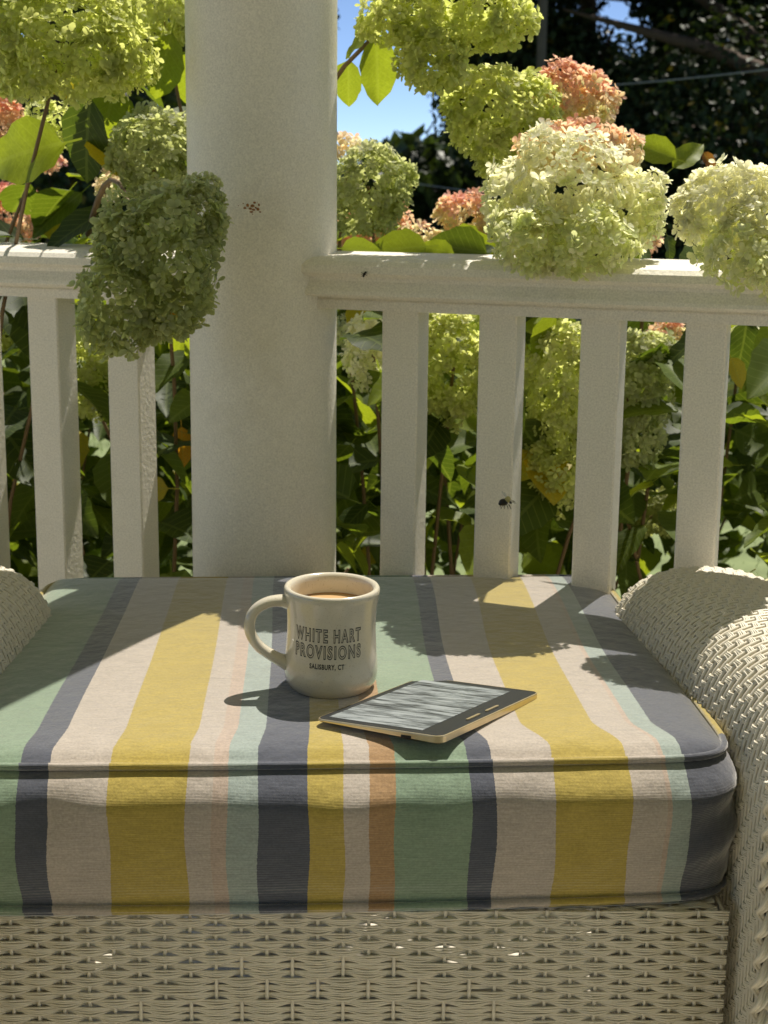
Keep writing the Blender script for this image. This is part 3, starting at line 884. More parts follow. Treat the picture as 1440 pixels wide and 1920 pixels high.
# ------------------------------------------------------------------ bumblebee
bp_ = rail_pt(949, 938, .10)
bee = empty('bumblebee', bp_)
tag(bee, 'small fuzzy bumblebee hovering in front of a white baluster', 'bee')
px = 1.42 / 2650
b = MB()
V, F = ball((-5 * px, .000, -4 * px), 8 * px, 3, (1.15, 1, .88)); b.add(V, F)
V, F = ball((-10 * px, 0, -7 * px), 5.5 * px, 2, (1, .9, .8)); b.add(V, F)
V, F = ball((9 * px, -.0015, -3.5 * px), 3.2 * px, 2); b.add(V, F)
for k, (x0, x1) in enumerate([(-6, -9), (-2, -3), (2, 3), (5, 8)]):
    for s_ in (-1, 1):
        b.tube([(x0 * px, s_ * .002, -9 * px), (x1 * px, s_ * .0045, -12 * px), (x1 * px * 1.2, s_ * .004, -16 * px)], .00032, 4)
for s_ in (-1, 1): b.tube([(10 * px, -.002, -2 * px), (14 * px, -.004, (0 + s_) * px), (16 * px, -.005, (-3 + 2 * s_) * px)], .0002, 4)
b.build('abdomen', M['black'], bee, smooth=True)
b = MB(); V, F = ball((3 * px, -.0005, 2 * px), 6.2 * px, 3); V = [(x * 1 + random.uniform(-1, 1) * .0003, y + random.uniform(-1, 1) * .0003, z + random.uniform(-1, 1) * .0003) for x, y, z in V]; b.add(V, F)
b.build('thorax', M['fuzz'], bee)
def mat_wing():
    m, t, b_, o = mat_new('bee_wing')
    b_.inputs['Base Color'].default_value = (.75, .72, .65, 1); b_.inputs['Roughness'].default_value = .3; b_.inputs['Alpha'].default_value = .6
    return m
M['wing'] = mat_wing()
for (dx, dz, dy) in ((19, -11, -.001), (-11, 15, .001), (14, -8, -.004), (-6, 12, .003)):
    L = Vector((dx * px, dy, dz * px)); s_ = L.cross(Vector((0, 1, 0))).normalized() * (3.0 * px) + Vector((0, .001, 0))
    base = Vector((2 * px, -.001, 4 * px))
    P = [base, base + L * .35 + s_ * .7, base + L * .8 + s_ * .9, base + L, base + L * .85 - s_ * .5, base + L * .4 - s_ * .4]
    w = MB(); w.add(P, [(0, 1, 2, 3, 4, 5)]); w.build('wing', M['wing'], bee)

# ------------------------------------------------------------------ hydrangeas
def petal_mesh(seed):
    rs = np.random.default_rng(seed)
    V = []; F = []
    for k in range(4):
        a = k * math.pi / 2 + rs.uniform(-.18, .18)
        l = rs.uniform(.85, 1.15); w = rs.uniform(.30, .42); cu_ = rs.uniform(.0, .35); tw = rs.uniform(-.15, .15)
        pts = [(.05, 0, 0), (.36, w * .75, .06), (.72, w, .12 + cu_ * .5), (.98, w * .45, .10 + cu_), (1.03, 0, .05 + cu_ * .9), (.98, -w * .45, .10 + cu_), (.72, -w, .12 + cu_ * .5), (.36, -w * .75, .06), (.60, 0, -.02 + cu_ * .3)]
        b = len(V)
        for x, y, z in pts:
            x *= l; z += tw * y
            V.append((x * math.cos(a) - y * math.sin(a), x * math.sin(a) + y * math.cos(a), z))
        F += [(b + i, b + (i + 1) % 8, b + 8) for i in range(8)]
    b = len(V)
    V += [(.07, 0, .05), (0, .07, .05), (-.07, 0, .05), (0, -.07, .05), (0, 0, .12)]
    F += [(b, b + 1, b + 4), (b + 1, b + 2, b + 4), (b + 2, b + 3, b + 4), (b + 3, b, b + 4)]
    return np.array(V), np.array(F)
PET = [petal_mesh(s) for s in range(5)]
PAL = {  # petal colours: (base colour, second colour, tip colour, share of tip colour at the top)
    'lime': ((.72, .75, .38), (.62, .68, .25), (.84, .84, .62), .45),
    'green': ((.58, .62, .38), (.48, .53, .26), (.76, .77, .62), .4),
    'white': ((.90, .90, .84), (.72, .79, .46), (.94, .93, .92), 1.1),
    'blush': ((.72, .74, .46), (.86, .70, .60), (.90, .56, .55), .95),
    'pink': ((.86, .52, .50), (.84, .70, .56), (.90, .40, .44), .6),
    'peach': ((.88, .72, .64), (.86, .82, .68), (.90, .58, .56), .8),
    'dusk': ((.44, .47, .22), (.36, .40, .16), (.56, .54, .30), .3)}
def frames(nrm):
    n = nrm / (np.linalg.norm(nrm, axis=1, keepdims=True) + 1e-9)
    r = rng.normal(size=n.shape); x = np.cross(n, r); x /= np.linalg.norm(x, axis=1, keepdims=True) + 1e-9
    y = np.cross(n, x)
    return np.stack([x, y, n], 2)
def floret_cloud(ells, size, dens, pal):
    """ells: list of (center, radii). returns positions, frames, size, colours"""
    P = []; NN = []; H = []
    # knobbly heads: every lobe carries smaller lobes
    more = []
    for c, r in ells:
        if min(r) < .022: continue
        for _ in range(7):
            d = rng.normal(size=3); d /= np.linalg.norm(d); d[1] = -abs(d[1]) if rng.random() < .6 else d[1]
            k = rng.uniform(.32, .56)
            more.append((tuple(np.array(c) + d * np.array(r) * .82), tuple(np.array([min(r)] * 3) * k)))
    ells = list(ells) + more
    z0 = min(c[2] - r[2] for c, r in ells); z1 = max(c[2] + r[2] for c, r in ells)
    for ei, (c, r) in enumerate(ells):
        c = np.array(c); r = np.array(r)
        area = 4 * math.pi * ((r[0] * r[1]) ** 1.6 / 3 + (r[0] * r[2]) ** 1.6 / 3 + (r[1] * r[2]) ** 1.6 / 3) ** (1 / 1.6)
        k = int(area / (math.pi * size ** 2) * dens)
        d = rng.normal(size=(k, 3)); d /= np.linalg.norm(d, axis=1, keepdims=True)
        lump = .10 * np.sin(d[:, 0] * 7 + c[0] * 50) * np.cos(d[:, 2] * 8 + c[2] * 70) + .06 * np.sin(d[:, 1] * 13 + d[:, 2] * 9)
        rad = (1 + lump) * rng.choice([1.0, .95, .82, .6], size=k, p=[.46, .26, .19, .09]) * rng.uniform(.95, 1.05, k)
        p = c + d * r * rad[:, None]
        nn_ = d / r
        nn_ /= np.linalg.norm(nn_, axis=1, keepdims=True)
        keep = np.ones(k, bool)
        for ej, (c2, r2) in enumerate(ells):
            if ej == ei: continue
            q = (p - np.array(c2)) / np.array(r2)
            keep &= ~((np.linalg.norm(q, axis=1) < .72))
        P.append(p[keep]); NN.append(nn_[keep] + rng.normal(size=(keep.sum(), 3)) * .42 + np.array([0, 0, .40])); 
    P = np.concatenate(P); NN = np.concatenate(NN)
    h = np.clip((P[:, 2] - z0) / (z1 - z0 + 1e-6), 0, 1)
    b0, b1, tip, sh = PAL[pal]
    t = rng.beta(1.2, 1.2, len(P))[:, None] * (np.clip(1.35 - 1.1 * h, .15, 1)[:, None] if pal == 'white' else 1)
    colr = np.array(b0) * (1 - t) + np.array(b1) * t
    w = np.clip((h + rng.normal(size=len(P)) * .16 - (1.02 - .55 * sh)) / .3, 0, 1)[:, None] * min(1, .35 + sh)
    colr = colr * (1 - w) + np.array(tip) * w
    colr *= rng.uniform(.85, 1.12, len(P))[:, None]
    return P, frames(NN), size * rng.uniform(.72, 1.12, len(P)), np.clip(colr, 0, .92)
def inst_mesh(tmpl, P, Fm, sz, colr):
    Vs = []; Fs = []; Cs = []; b = 0
    pick = rng.integers(0, len(tmpl), len(P))
    for ti, (V0, F0) in enumerate(tmpl):
        m_ = pick == ti
        if not m_.any(): continue
        V = np.einsum('nij,vj->nvi', Fm[m_], V0) * sz[m_][:, None, None] + P[m_][:, None, :]
        k, nv = V.shape[:2]
        F = F0[None] + (np.arange(k) * nv)[:, None, None] + b
        # petals pale towards the rim
        rr_ = np.linalg.norm(V0[:, :2], axis=1)
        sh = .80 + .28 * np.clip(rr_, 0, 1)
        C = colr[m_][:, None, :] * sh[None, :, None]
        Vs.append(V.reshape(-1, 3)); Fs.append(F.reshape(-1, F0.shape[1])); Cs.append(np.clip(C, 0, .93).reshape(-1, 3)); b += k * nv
    return np.concatenate(Vs), np.concatenate(Fs), np.concatenate(Cs)

FLORET_BUDGET = {}
def bloom(parent, spots, Y, pal, size=.0122, dens=1.9, thick=.9, label=None, singles=0):
    size *= .70; dens *= 1.45
    """spots: list of (px x, px y, px half-width, px half-height, extra depth)"""
    ells = []
    for sx_, sy_, rx, ry, dy in spots:
        yy = Y + dy
        c = at(sx_, sy_, yy)
        a, b_ = msize(rx, yy), msize(ry, yy)
        dep = min(a, b_) * thick
        ells.append((tuple(c), (max(a - size * .35, .012), max(dep, .012), max(b_ - size * .35, .012))))
    P, Fm, sz, colr = floret_cloud(ells, size, dens, pal)
    if singles:
        # the florets that face the seat most openly are objects of their own
        cen = np.mean([e[0] for e in ells], axis=0)
        score = -(P[:, 1]) + rng.uniform(0, .01, len(P))
        idx = np.argsort(-score)[:singles]
        rest = np.ones(len(P), bool); rest[idx] = False
    else:
        idx = []; rest = np.ones(len(P), bool)
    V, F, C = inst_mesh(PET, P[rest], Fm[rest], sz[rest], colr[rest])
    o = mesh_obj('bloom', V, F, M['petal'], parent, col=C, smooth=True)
    if len(idx):
        V0, F0 = PET[0]
        # a handful of shared meshes in the bloom's own tones
        kinds = []
        for q in range(6):
            Vq, Fq = PET[q % len(PET)]
            cc = colr[idx[q * len(idx) // 6]]
            sh = .80 + .28 * np.clip(np.linalg.norm(Vq[:, :2], axis=1), 0, 1)
            kinds.append(mesh_data('floret', Vq, Fq, M['petal'], col=np.clip(cc[None] * sh[:, None], 0, .93), smooth=True))
        kc = np.array([colr[idx[q * len(idx) // 6]] for q in range(6)])
        for ii in idx:
            q = int(np.argmin(((kc - colr[ii]) ** 2).sum(1) + rng.uniform(0, .01, 6)))
            ob = bpy.data.objects.new('floret', kinds[q]); COL.objects.link(ob); ob.parent = o
            mm = Matrix(Fm[ii].tolist()).to_4x4() * 1.0
            ob.matrix_local = Matrix.Translation(Vector(P[ii])) @ mm @ Matrix.Scale(float(sz[ii]), 4)
    return o, ells

# leaves
def leaf_geo(seed, ns=9):
    rs = np.random.default_rng(seed)
    wmax = rs.uniform(.27, .34); droop = rs.uniform(.1, .5); fold = rs.uniform(.15, .45); wav = rs.uniform(.01, .04)
    V = []; U = []
    for i in range(ns + 1):
        t = i / ns
        w = wmax * (math.sin(math.pi * min(1, t ** .80)) ** .75) * (1 - .15 * t)
        if i == ns: w = 0
        zc_ = -droop * t * t * .6
        ser = 1 + (.05 if i % 2 else -.03)
        for sx_ in (-1, -.5, 0, .5, 1):
            x = sx_ * w * (ser if abs(sx_) == 1 else 1)
            V.append((x, t, zc_ + abs(x) * fold + wav * math.sin(t * 14 + sx_ * 2) * abs(sx_))); U.append((x, t))
    F = []
    for i in range(ns):
        for k in range(4):
            a = i * 5 + k
            F.append((a, a + 1, a + 6, a + 5))
    # stalk
    b = len(V); V += [(-.010, 0, 0), (.010, 0, 0), (.010, -.2, .02), (-.010, -.2, .02)]; U += [(0, 0)] * 4
    F.append((b, b + 1, b + 2, b + 3))
    return np.array(V), np.array(F), np.array(U)
LG = [leaf_geo(s) for s in range(6)]
LEAFC = {'g': (.080, .115, .020), 'd': (.045, .070, .016), 'l': (.19, .24, .035), 'y': (.42, .34, .045), 'o': (.50, .24, .03), 'b': (.16, .07, .03)}
LM = {}
for ck, c in LEAFC.items():
    for li, (V0, F0, U0) in enumerate(LG):
        LM[ck, li] = mesh_data('leaf', V0, F0, M['leaf'], col=np.tile(c, (len(V0), 1)), smooth=True, uv=U0)
def leaf_obj(parent, p, direction, normal, size, ck, li=None):
    li = random.randrange(6) if li is None else li
    y = Vector(direction).normalized(); z = Vector(normal); z = (z - y * z.dot(y)).normalized(); x = y.cross(z)
    o = bpy.data.objects.new('leaf', LM[ck, li]); COL.objects.link(o); o.parent = parent
    m = Matrix((x, y, z)).transposed().to_4x4()
    o.matrix_local = Matrix.Translation(Vector(p)) @ m @ Matrix.Scale(size, 4)
    return o
def leaf_px(parent, x0, y0, x1, y1, Y, ck, face=(0, -.5, 1), dY=0, wide=1.0, li=None):
    """a leaf seen from its base (x0, y0) to its tip (x1, y1)"""
    a = at(x0, y0, Y); b_ = at(x1, y1, Y + dY)
    return leaf_obj(parent, a, b_ - a, face, (b_ - a).length * wide, ck, li)
def rand_leaves(parent, box, n, size=(.07, .115), cks='gggdl', clear=None):
    (x0, x1), (y0, y1), (z0, z1) = box
    k = 0
    while k < n:
        p = Vector((random.uniform(x0, x1), random.uniform(y0, y1), random.uniform(z0, z1)))
        if clear and not clear(p): continue
        a = random.uniform(0, 2 * math.pi)
        d = Vector((math.cos(a), math.sin(a) - .25, random.uniform(-.9, .25)))
        nn_ = Vector((random.gauss(0, .45), random.gauss(-.15, .45), 1)) if random.random() < .5 else Vector((random.gauss(0, .4), -1, random.gauss(.15, .25)))
        leaf_obj(parent, p, d, nn_, random.uniform(*size), random.choice(cks)); k += 1
def leaf_mass(parent, box, n, size, cks, name='leaf_mass', clear=None, mat=None, tags=True):
    (x0, x1), (y0, y1), (z0, z1) = box
    P = rng.uniform([x0, y0, z0], [x1, y1, z1], (n, 3))
    if clear: P = P[clear(P)]
    n = len(P)
    a = rng.uniform(0, 2 * np.pi, n)
    Y_ = np.stack([np.cos(a), np.sin(a) - .2, rng.uniform(-.9, .25, n)], 1); Y_ /= np.linalg.norm(Y_, axis=1, keepdims=True)
    Z_ = np.stack([rng.normal(0, .45, n), rng.normal(-.1, .45, n), np.ones(n)], 1); Z_ -= Y_ * (Z_ * Y_).sum(1, keepdims=True); Z_ /= np.linalg.norm(Z_, axis=1, keepdims=True)
    X_ = np.cross(Y_, Z_); Fm = np.stack([X_, Y_, Z_], 2)
    sz = rng.uniform(*size, n)
    pal = np.array([LEAFC[c] for c in cks]); colr = pal[rng.integers(0, len(pal), n)] * rng.uniform(.7, 1.3, n)[:, None]
    Vs = []; Fs = []; Cs = []; Us = []; b = 0
    pick = rng.integers(0, 6, n)
    for ti, (V0, F0, U0) in enumerate(LG):
        m_ = pick == ti
        if not m_.any(): continue
        V = np.einsum('nij,vj->nvi', Fm[m_], V0) * sz[m_][:, None, None] + P[m_][:, None, :]
        k, nv = V.shape[:2]
        Vs.append(V.reshape(-1, 3)); Fs.append((F0[None] + (np.arange(k) * nv)[:, None, None] + b).reshape(-1, 4)); b += k * nv
        Cs.append(np.repeat(colr[m_], nv, 0)); Us.append(np.tile(U0, (k, 1)))
    o = mesh_obj(name, np.concatenate(Vs), np.concatenate(Fs), mat or M['leaf'], parent, col=np.concatenate(Cs), uv=np.concatenate(Us), smooth=True)
    o['kind'] = 'stuff'
    return o
def stem(parent, p0, p1, r0=.007, r1=.003, bow=.12, name='stem'):
    p0 = Vector(p0); p1 = Vector(p1); s = Vector((random.gauss(0, 1), random.gauss(0, 1), 0)) * bow * (p1 - p0).length
    pts = [p0.lerp(p1, t) + s * math.sin(math.pi * t) * .5 + Vector((0, 0, .06 * math.sin(math.pi * t))) for t in np.linspace(0, 1, 9)]
    m_ = MB(); m_.tube(pts, [r0 + (r1 - r0) * t for t in np.linspace(0, 1, 9)], 6)
    return m_.build(name, M['stem'], parent, smooth=True)

def behind_rail(p):  # true when beyond the railing line
    return (Vector((p[0], p[1], 0)) - CC).dot(-RN) > .09
def behind_rail_np(P):
    # thinner towards the bare lower stems
    low = (P[:, 2] < .93 - .235 * P[:, 1]) & (P[:, 0] > -.02)
    return (((P[:, :2] - np.array([CC.x, CC.y])) @ np.array([-RN.x, -RN.y])) > .10) & (~low | (rng.random(len(P)) < .35))

# --- left shrub
lh = empty('hydrangea_shrub')
tag(lh, 'hydrangea with a big shaded green bloom hanging over the railing left of the column', 'hydrangea', 'hydrangeas along the railing')
BL = []
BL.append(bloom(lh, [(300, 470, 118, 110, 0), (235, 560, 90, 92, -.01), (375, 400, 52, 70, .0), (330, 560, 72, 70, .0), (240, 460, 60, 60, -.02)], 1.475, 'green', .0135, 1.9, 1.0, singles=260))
BL.append(bloom(lh, [(285, 290, 78, 78, 0), (300, 350, 60, 50, .02), (330, 250, 45, 40, .03)], 1.80, 'green', .0135, 1.9))
BL.append(bloom(lh, [(120, 70, 130, 110, 0), (205, 105, 85, 75, -.01), (20, 95, 60, 80, .02), (120, -20, 150, 80, .03)], 1.66, 'lime', .0135, 1.9, .8))
BL.append(bloom(lh, [(300, 10, 80, 62, 0), (340, 30, 50, 40, .02)], 1.90, 'lime', .0135, 1.8))
BL.append(bloom(lh, [(95, 235, 55, 45, 0)], 1.88, 'lime', .0125, .8))
BL.append(bloom(lh, [(-5, 212, 40, 46, 0)], 2.1, 'pink', .012, 1.6))
BL.append(bloom(lh, [(160, 715, 60, 62, 0), (185, 665, 40, 40, 0)], 1.95, 'lime', .013, 1.3))
BL.append(bloom(lh, [(40, 405, 48, 44, 0), (15, 372, 34, 30, 0)], 2.5, 'pink', .014, 1.2))
BL.append(bloom(lh, [(70, 305, 52, 18, 0), (20, 320, 30, 18, 0)], 2.4, 'pink', .014, 1.2))
BL.append(bloom(lh, [(205, 345, 26, 36, .0)], 1.9, 'peach', .012, .9))
c = Vector(BL[0][1][0][0]); stem(lh, at(165, 440, 1.80), c + Vector((-.03, .05, .02)), .004, .0025, .05)
for o, el in BL[1:]:
    c = Vector(el[0][0]); stem(lh, (c.x * .9 - .12 + random.uniform(-.1, .1), 2.15 + random.uniform(-.15, .3), GZ), c, .0042, .0024)
# leaves one can point at
leaf_px(lh, 322, 62, 290, 188, 1.86, 'l', (.2, -1, .35), .05, 1.05)
leaf_px(lh, 352, 95, 352, 210, 1.93, 'l', (-.2, -1, .3), .05, 1.0)
leaf_px(lh, 120, 268, -40, 300, 1.72, 'l', (.1, -1, .2), .04, 1.1)
leaf_px(lh, 215, 160, 185, 300, 1.85, 'l', (.4, -1, .3), .05, 1.05)
leaf_px(lh, 170, 185, 150, 350, 1.80, 'd', (-.3, -1, .2), .05, 1.0)
leaf_px(lh, 215, 385, 90, 450, 1.80, 'd', (-.1, -.35, 1), -.05, 1.1)
leaf_px(lh, 200, 430, 130, 462, 1.84, 'l', (0, -.8, 1), .05, 1.2)
leaf_px(lh, 25, 445, -40, 440, 1.86, 'd', (0, -.3, 1), -.03, 1.2)
leaf_px(lh, 345, 600, 325, 680, 1.95, 'l', (-.2, -1, .4), .05, 1.0)
leaf_px(lh, 305, 560, 350, 660, 2.05, 'o', (0, -1, .3), .0, .9)
leaf_px(lh, 340, 800, 345, 900, 1.98, 'o', (.2, -1, .1), 0, .8)
leaf_px(lh, 40, 540, 70, 640, 1.95, 'd', (0, -.4, 1), -.08, 1.2)
leaf_px(lh, 0, 800, 75, 880, 1.98, 'd', (0, -.3, 1), -.08, 1.2)
leaf_px(lh, 360, 660, 290, 720, 1.90, 'g', (0, -.4, 1), -.05, 1.2)
leaf_px(lh, 300, 980, 370, 1000, 1.92, 'd', (0, -.4, 1), -.05, 1.4)
box = ((-1.6, -.02), (1.80, 2.7), (GZ + .05, .86))
leaf_mass(lh, ((-1.7, .0), (1.84, 3.0), (.40, .86)), 1300, (.07, .12), 'gggddl', clear=behind_rail_np)
rand_leaves(lh, box, 190, clear=behind_rail, cks='gggddlly')
leaf_mass(lh, ((-2.3, .0), (2.5, 3.3), (GZ, .72)), 2600, (.07, .12), 'gggddl', clear=behind_rail_np)
for k in range(12):
    x = random.uniform(-1.3, .0); y = random.uniform(1.95, 2.6)
    stem(lh, (x, y, GZ - .03), (x + random.uniform(-.25, .25), y + random.uniform(-.25, .2), random.uniform(.3, .7)), .004, .002)

rand_leaves(lh, ((-.62, -.18), (1.84, 2.3), (.86, 1.12)), 34, cks='ggllldy')
# --- right shrub
rh = empty('hydrangea_shrub')
tag(rh, 'hydrangea with white and lime blooms spilling over the handrail right of the column', 'hydrangea', 'hydrangeas along the railing')
BR = []
BR.append(bloom(rh, [(840, 20, 130, 80, 0), (760, 30, 90, 60, .03), (810, 110, 70, 62, -.01), (930, 30, 70, 60, .03)], 1.68, 'lime', .0135, 1.9, .8))
BR.append(bloom(rh, [(925, 215, 88, 82, 0), (975, 275, 80, 60, 0), (885, 190, 48, 48, 0), (1000, 205, 50, 60, .01)], 1.74, 'lime', .013, 1.9))
BR.append(bloom(rh, [(1065, 178, 68, 54, 0), (1118, 198, 38, 52, .03), (1060, 225, 80, 45, .0), (1050, 140, 34, 32, 0)], 1.80, 'blush', .013, 1.8))
BR.append(bloom(rh, [(1075, 345, 108, 100, 0), (1170, 390, 76, 76, .01), (970, 372, 64, 78, .01), (1000, 445, 80, 64, -.05), (1105, 458, 88, 60, -.06), (1215, 400, 34, 44, .0)], 1.54, 'white', .0125, 1.9, 1.0, singles=230))
BR.append(bloom(rh, [(1035, 285, 70, 46, 0), (1105, 265, 66, 44, 0), (1168, 285, 40, 42, .02)], 1.585, 'peach', .0125, 1.8))
BR.append(bloom(rh, [(1365, 395, 84, 82, 0), (1440, 405, 84, 76, 0), (1385, 478, 74, 66, -.03), (1462, 480, 60, 70, -.02), (1302, 395, 44, 58, .01)], 1.43, 'white', .0125, 1.9, .85, singles=60))
BR.append(bloom(rh, [(690, 350, 75, 78, 0), (720, 340, 46, 60, .0)], 1.92, 'green', .013, 1.8))
BR.append(bloom(rh, [(655, 275, 30, 28, 0)], 1.98, 'peach', .013, 1.4))
BR.append(bloom(rh, [(690, 426, 56, 34, 0), (742, 415, 34, 36, .0), (655, 440, 30, 26, 0)], 2.1, 'pink', .013, 1.5))
BR.append(bloom(rh, [(785, 440, 42, 30, 0)], 2.0, 'peach', .013, 1.5))
BR.append(bloom(rh, [(870, 405, 52, 44, 0), (880, 440, 40, 30, 0)], 2.1, 'blush', .013, 1.6))
BR.append(bloom(rh, [(1215, 452, 30, 26, 0)], 1.85, 'pink', .012, 1.4))
BR.append(bloom(rh, [(700, 665, 55, 74, 0)], 1.86, 'white', .0125, 1.7))
BR.append(bloom(rh, [(850, 690, 68, 105, 0), (820, 640, 50, 60, .02)], 1.84, 'lime', .013, 1.8))
BR.append(bloom(rh, [(1050, 720, 72, 120, 0), (1060, 870, 60, 100, .0), (1025, 800, 50, 90, .02)], 1.80, 'lime', .013, 1.8))
BR.append(bloom(rh, [(1190, 720, 74, 105, 0), (1200, 810, 48, 70, -.01), (1240, 680, 38, 60, .02)], 1.82, 'green', .013, 1.8))
BR.append(bloom(rh, [(1248, 632, 34, 34, 0)], 1.95, 'blush', .012, 1.4))
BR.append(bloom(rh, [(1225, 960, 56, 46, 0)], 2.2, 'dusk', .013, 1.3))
BR.append(bloom(rh, [(1452, 1112, 28, 30, 0)], 1.62, 'white', .013, 1.2))
BR.append(bloom(rh, [(960, 690, 50, 70, 0)], 2.1, 'lime', .013, 1.6))
BR.append(bloom(rh, [(1390, 640, 44, 40, 0)], 2.2, 'white', .013, 1.5))
BR.append(bloom(rh, [(650, 620, 30, 34, 0)], 2.0, 'white', .013, 1.4))
BL.append(bloom(lh, [(20, 620, 44, 40, 0)], 2.2, 'lime', .013, 1.4))
for k in (3, 5):
    c = Vector(BR[k][1][0][0]); stem(rh, (c.x + .05, c.y + .34, .80), c, .004, .0026, .05)
for o, el in BR[6:]:
    c = Vector(el[0][0]); stem(rh, (c.x * 1.05 + random.uniform(-.12, .12), max(c.y + .2, 2.1) + random.uniform(-.1, .3), GZ), c, .0042, .0024)
# a woody twig at the column's edge
p0, p1 = at(600, 190, 1.86), at(722, 40, 1.72)
tw = MB(); tw.tube([p0, p0.lerp(p1, .4) + Vector((0, 0, .006)), p0.lerp(p1, .75), p1], [.0035, .003, .003, .0025], 6); tw.build('twig', M['stem'], rh, smooth=True)
leaf_px(rh, 705, 68, 712, 205, 1.74, 'l', (.15, -1, .3), .04, 1.0)
leaf_px(rh, 655, 112, 650, 205, 1.84, 'l', (-.2, -1, .2), .02, 1.0)
leaf_px(rh, 700, 60, 640, 95, 1.75, 'l', (0, -.6, 1), .0, 1.0)
leaf_px(rh, 690, 30, 665, 75, 1.78, 'l', (0, -.8, 1), .0, 1.0)
leaf_px(rh, 1268, 298, 1178, 262, 1.74, 'l', (0, -1, .25), .02, 1.05)
leaf_px(rh, 1262, 315, 1322, 265, 1.74, 'l', (-.3, -1, .2), .02, 1.0)
leaf_px(rh, 1318, 285, 1345, 325, 1.77, 'b', (0, -1, .3), .0, .9)
leaf_px(rh, 800, 462, 690, 470, 1.86, 'l', (0, -1, .15), -.03, 1.0)
leaf_px(rh, 640, 466, 712, 470, 1.80, 'l', (0, -1, .15), -.02, 1.0)
leaf_px(rh, 850, 475, 790, 460, 1.9, 'l', (0, -1, .15), -.02, 1.0)
leaf_px(rh, 870, 480, 930, 455, 1.95, 'd', (0, -.6, 1), -.02, 1.0)
leaf_px(rh, 668, 560, 676, 640, 1.92, 'y', (.2, -1, .2), 0, 1.0)
leaf_px(rh, 1040, 590, 1010, 680, 1.80, 'l', (.2, -1, .4), .0, 1.1)
leaf_px(rh, 1010, 575, 1000, 660, 1.86, 'd', (.2, -1, .2), .0, 1.0)
leaf_px(rh, 1470, 600, 1415, 690, 1.80, 'l', (-.2, -1, .4), .0, 1.0)
leaf_px(rh, 1400, 600, 1390, 700, 1.88, 'd', (.2, -1, .3), .0, 1.2)
leaf_px(rh, 1370, 670, 1395, 730, 1.80, 'y', (.2, -1, .3), .0, 1.0)
leaf_px(rh, 1440, 690, 1390, 720, 1.82, 'g', (.2, -.6, 1), .0, 1.2)
leaf_px(rh, 1160, 435, 1235, 480, 1.80, 'g', (.2, -.6, 1), .0, 1.1)
leaf_px(rh, 1250, 440, 1262, 480, 1.72, 'd', (.2, -.6, 1), .0, 1.4)
leaf_mass(rh, ((-.1, 1.9), (1.74, 2.9), (.38, .80)), 1300, (.07, .12), 'gggddl', clear=behind_rail_np)
rand_leaves(rh, ((-.12, 1.35), (1.68, 2.6), (GZ + .05, .80)), 190, clear=behind_rail, cks='gggddlly')
leaf_mass(rh, ((-.1, 2.2), (2.4, 3.3), (GZ, .66)), 2600, (.07, .12), 'gggddl', clear=behind_rail_np)
for k in range(13):
    x = random.uniform(.05, 1.3); y = random.uniform(1.85, 2.6)
    stem(rh, (x, y, GZ - .03), (x + random.uniform(-.25, .25), y + random.uniform(-.2, .2), random.uniform(.3, .7)), .004, .002)

rand_leaves(rh, ((-.05, .62), (1.84, 2.3), (.80, .885)), 26, cks='gglllly')
# --- third shrub a step further out, its pink heads just above the rail
bh = empty('hydrangea_shrub', (0, 0, 0))
tag(bh, 'low hydrangea with rosy heads farther out on the lawn beyond the railing', 'hydrangea', 'hydrangeas along the railing')
for k in range(15):
    x = -1.9 + .30 * k + random.uniform(-.06, .06); y = 3.05 + random.uniform(-.2, .3); z = .62 + random.uniform(-.12, .10)
    rr_ = random.uniform(.06, .085)
    P, Fm, sz, colr = floret_cloud([((x, y, z), (rr_, rr_, rr_ * 1.1)), ((x + .02, y, z + rr_ * .8), (rr_ * .6, rr_ * .6, rr_ * .7))], .014, 1.5, random.choice(['blush', 'pink', 'peach', 'lime']))
    V, F, C = inst_mesh(PET, P, Fm, sz, colr)
    mesh_obj('bloom', V, F, M['petal'], bh, col=C, smooth=True)
    stem(bh, (x + random.uniform(-.2, .2), y + .2, GZ - .02), (x, y, z), .007, .003)
leaf_mass(bh, ((-2.6, 2.8), (3.2, 4.1), (GZ, .52)), 3000, (.07, .12), 'gggddly', clear=behind_rail_np)

# ------------------------------------------------------------------ grass, trees, wires
ng = 26000
P = np.stack([rng.uniform(-5, 5, ng), rng.uniform(3.2, 12, ng), np.full(ng, GZ - .01)], 1)
a = rng.uniform(0, 2 * np.pi, ng); h = rng.uniform(.04, .09, ng); lean = rng.normal(0, .03, (ng, 2))
w = .004
V = np.zeros((ng, 3, 3)); V[:, 0] = P; V[:, 1] = P; V[:, 2] = P
V[:, 0, 0] -= w * np.cos(a); V[:, 0, 1] -= w * np.sin(a); V[:, 1, 0] += w * np.cos(a); V[:, 1, 1] += w * np.sin(a)
V[:, 2, :2] += lean; V[:, 2, 2] += h
F = np.arange(ng * 3).reshape(ng, 3)
C = np.repeat(np.array([.16, .21, .07]) * rng.uniform(.7, 1.3, (ng, 1)), 3, 0)
tag(mesh_obj('grass', V.reshape(-1, 3), F, M['grass'], None, col=C), 'short green lawn grass beyond the shrubs', 'grass', kind='stuff')

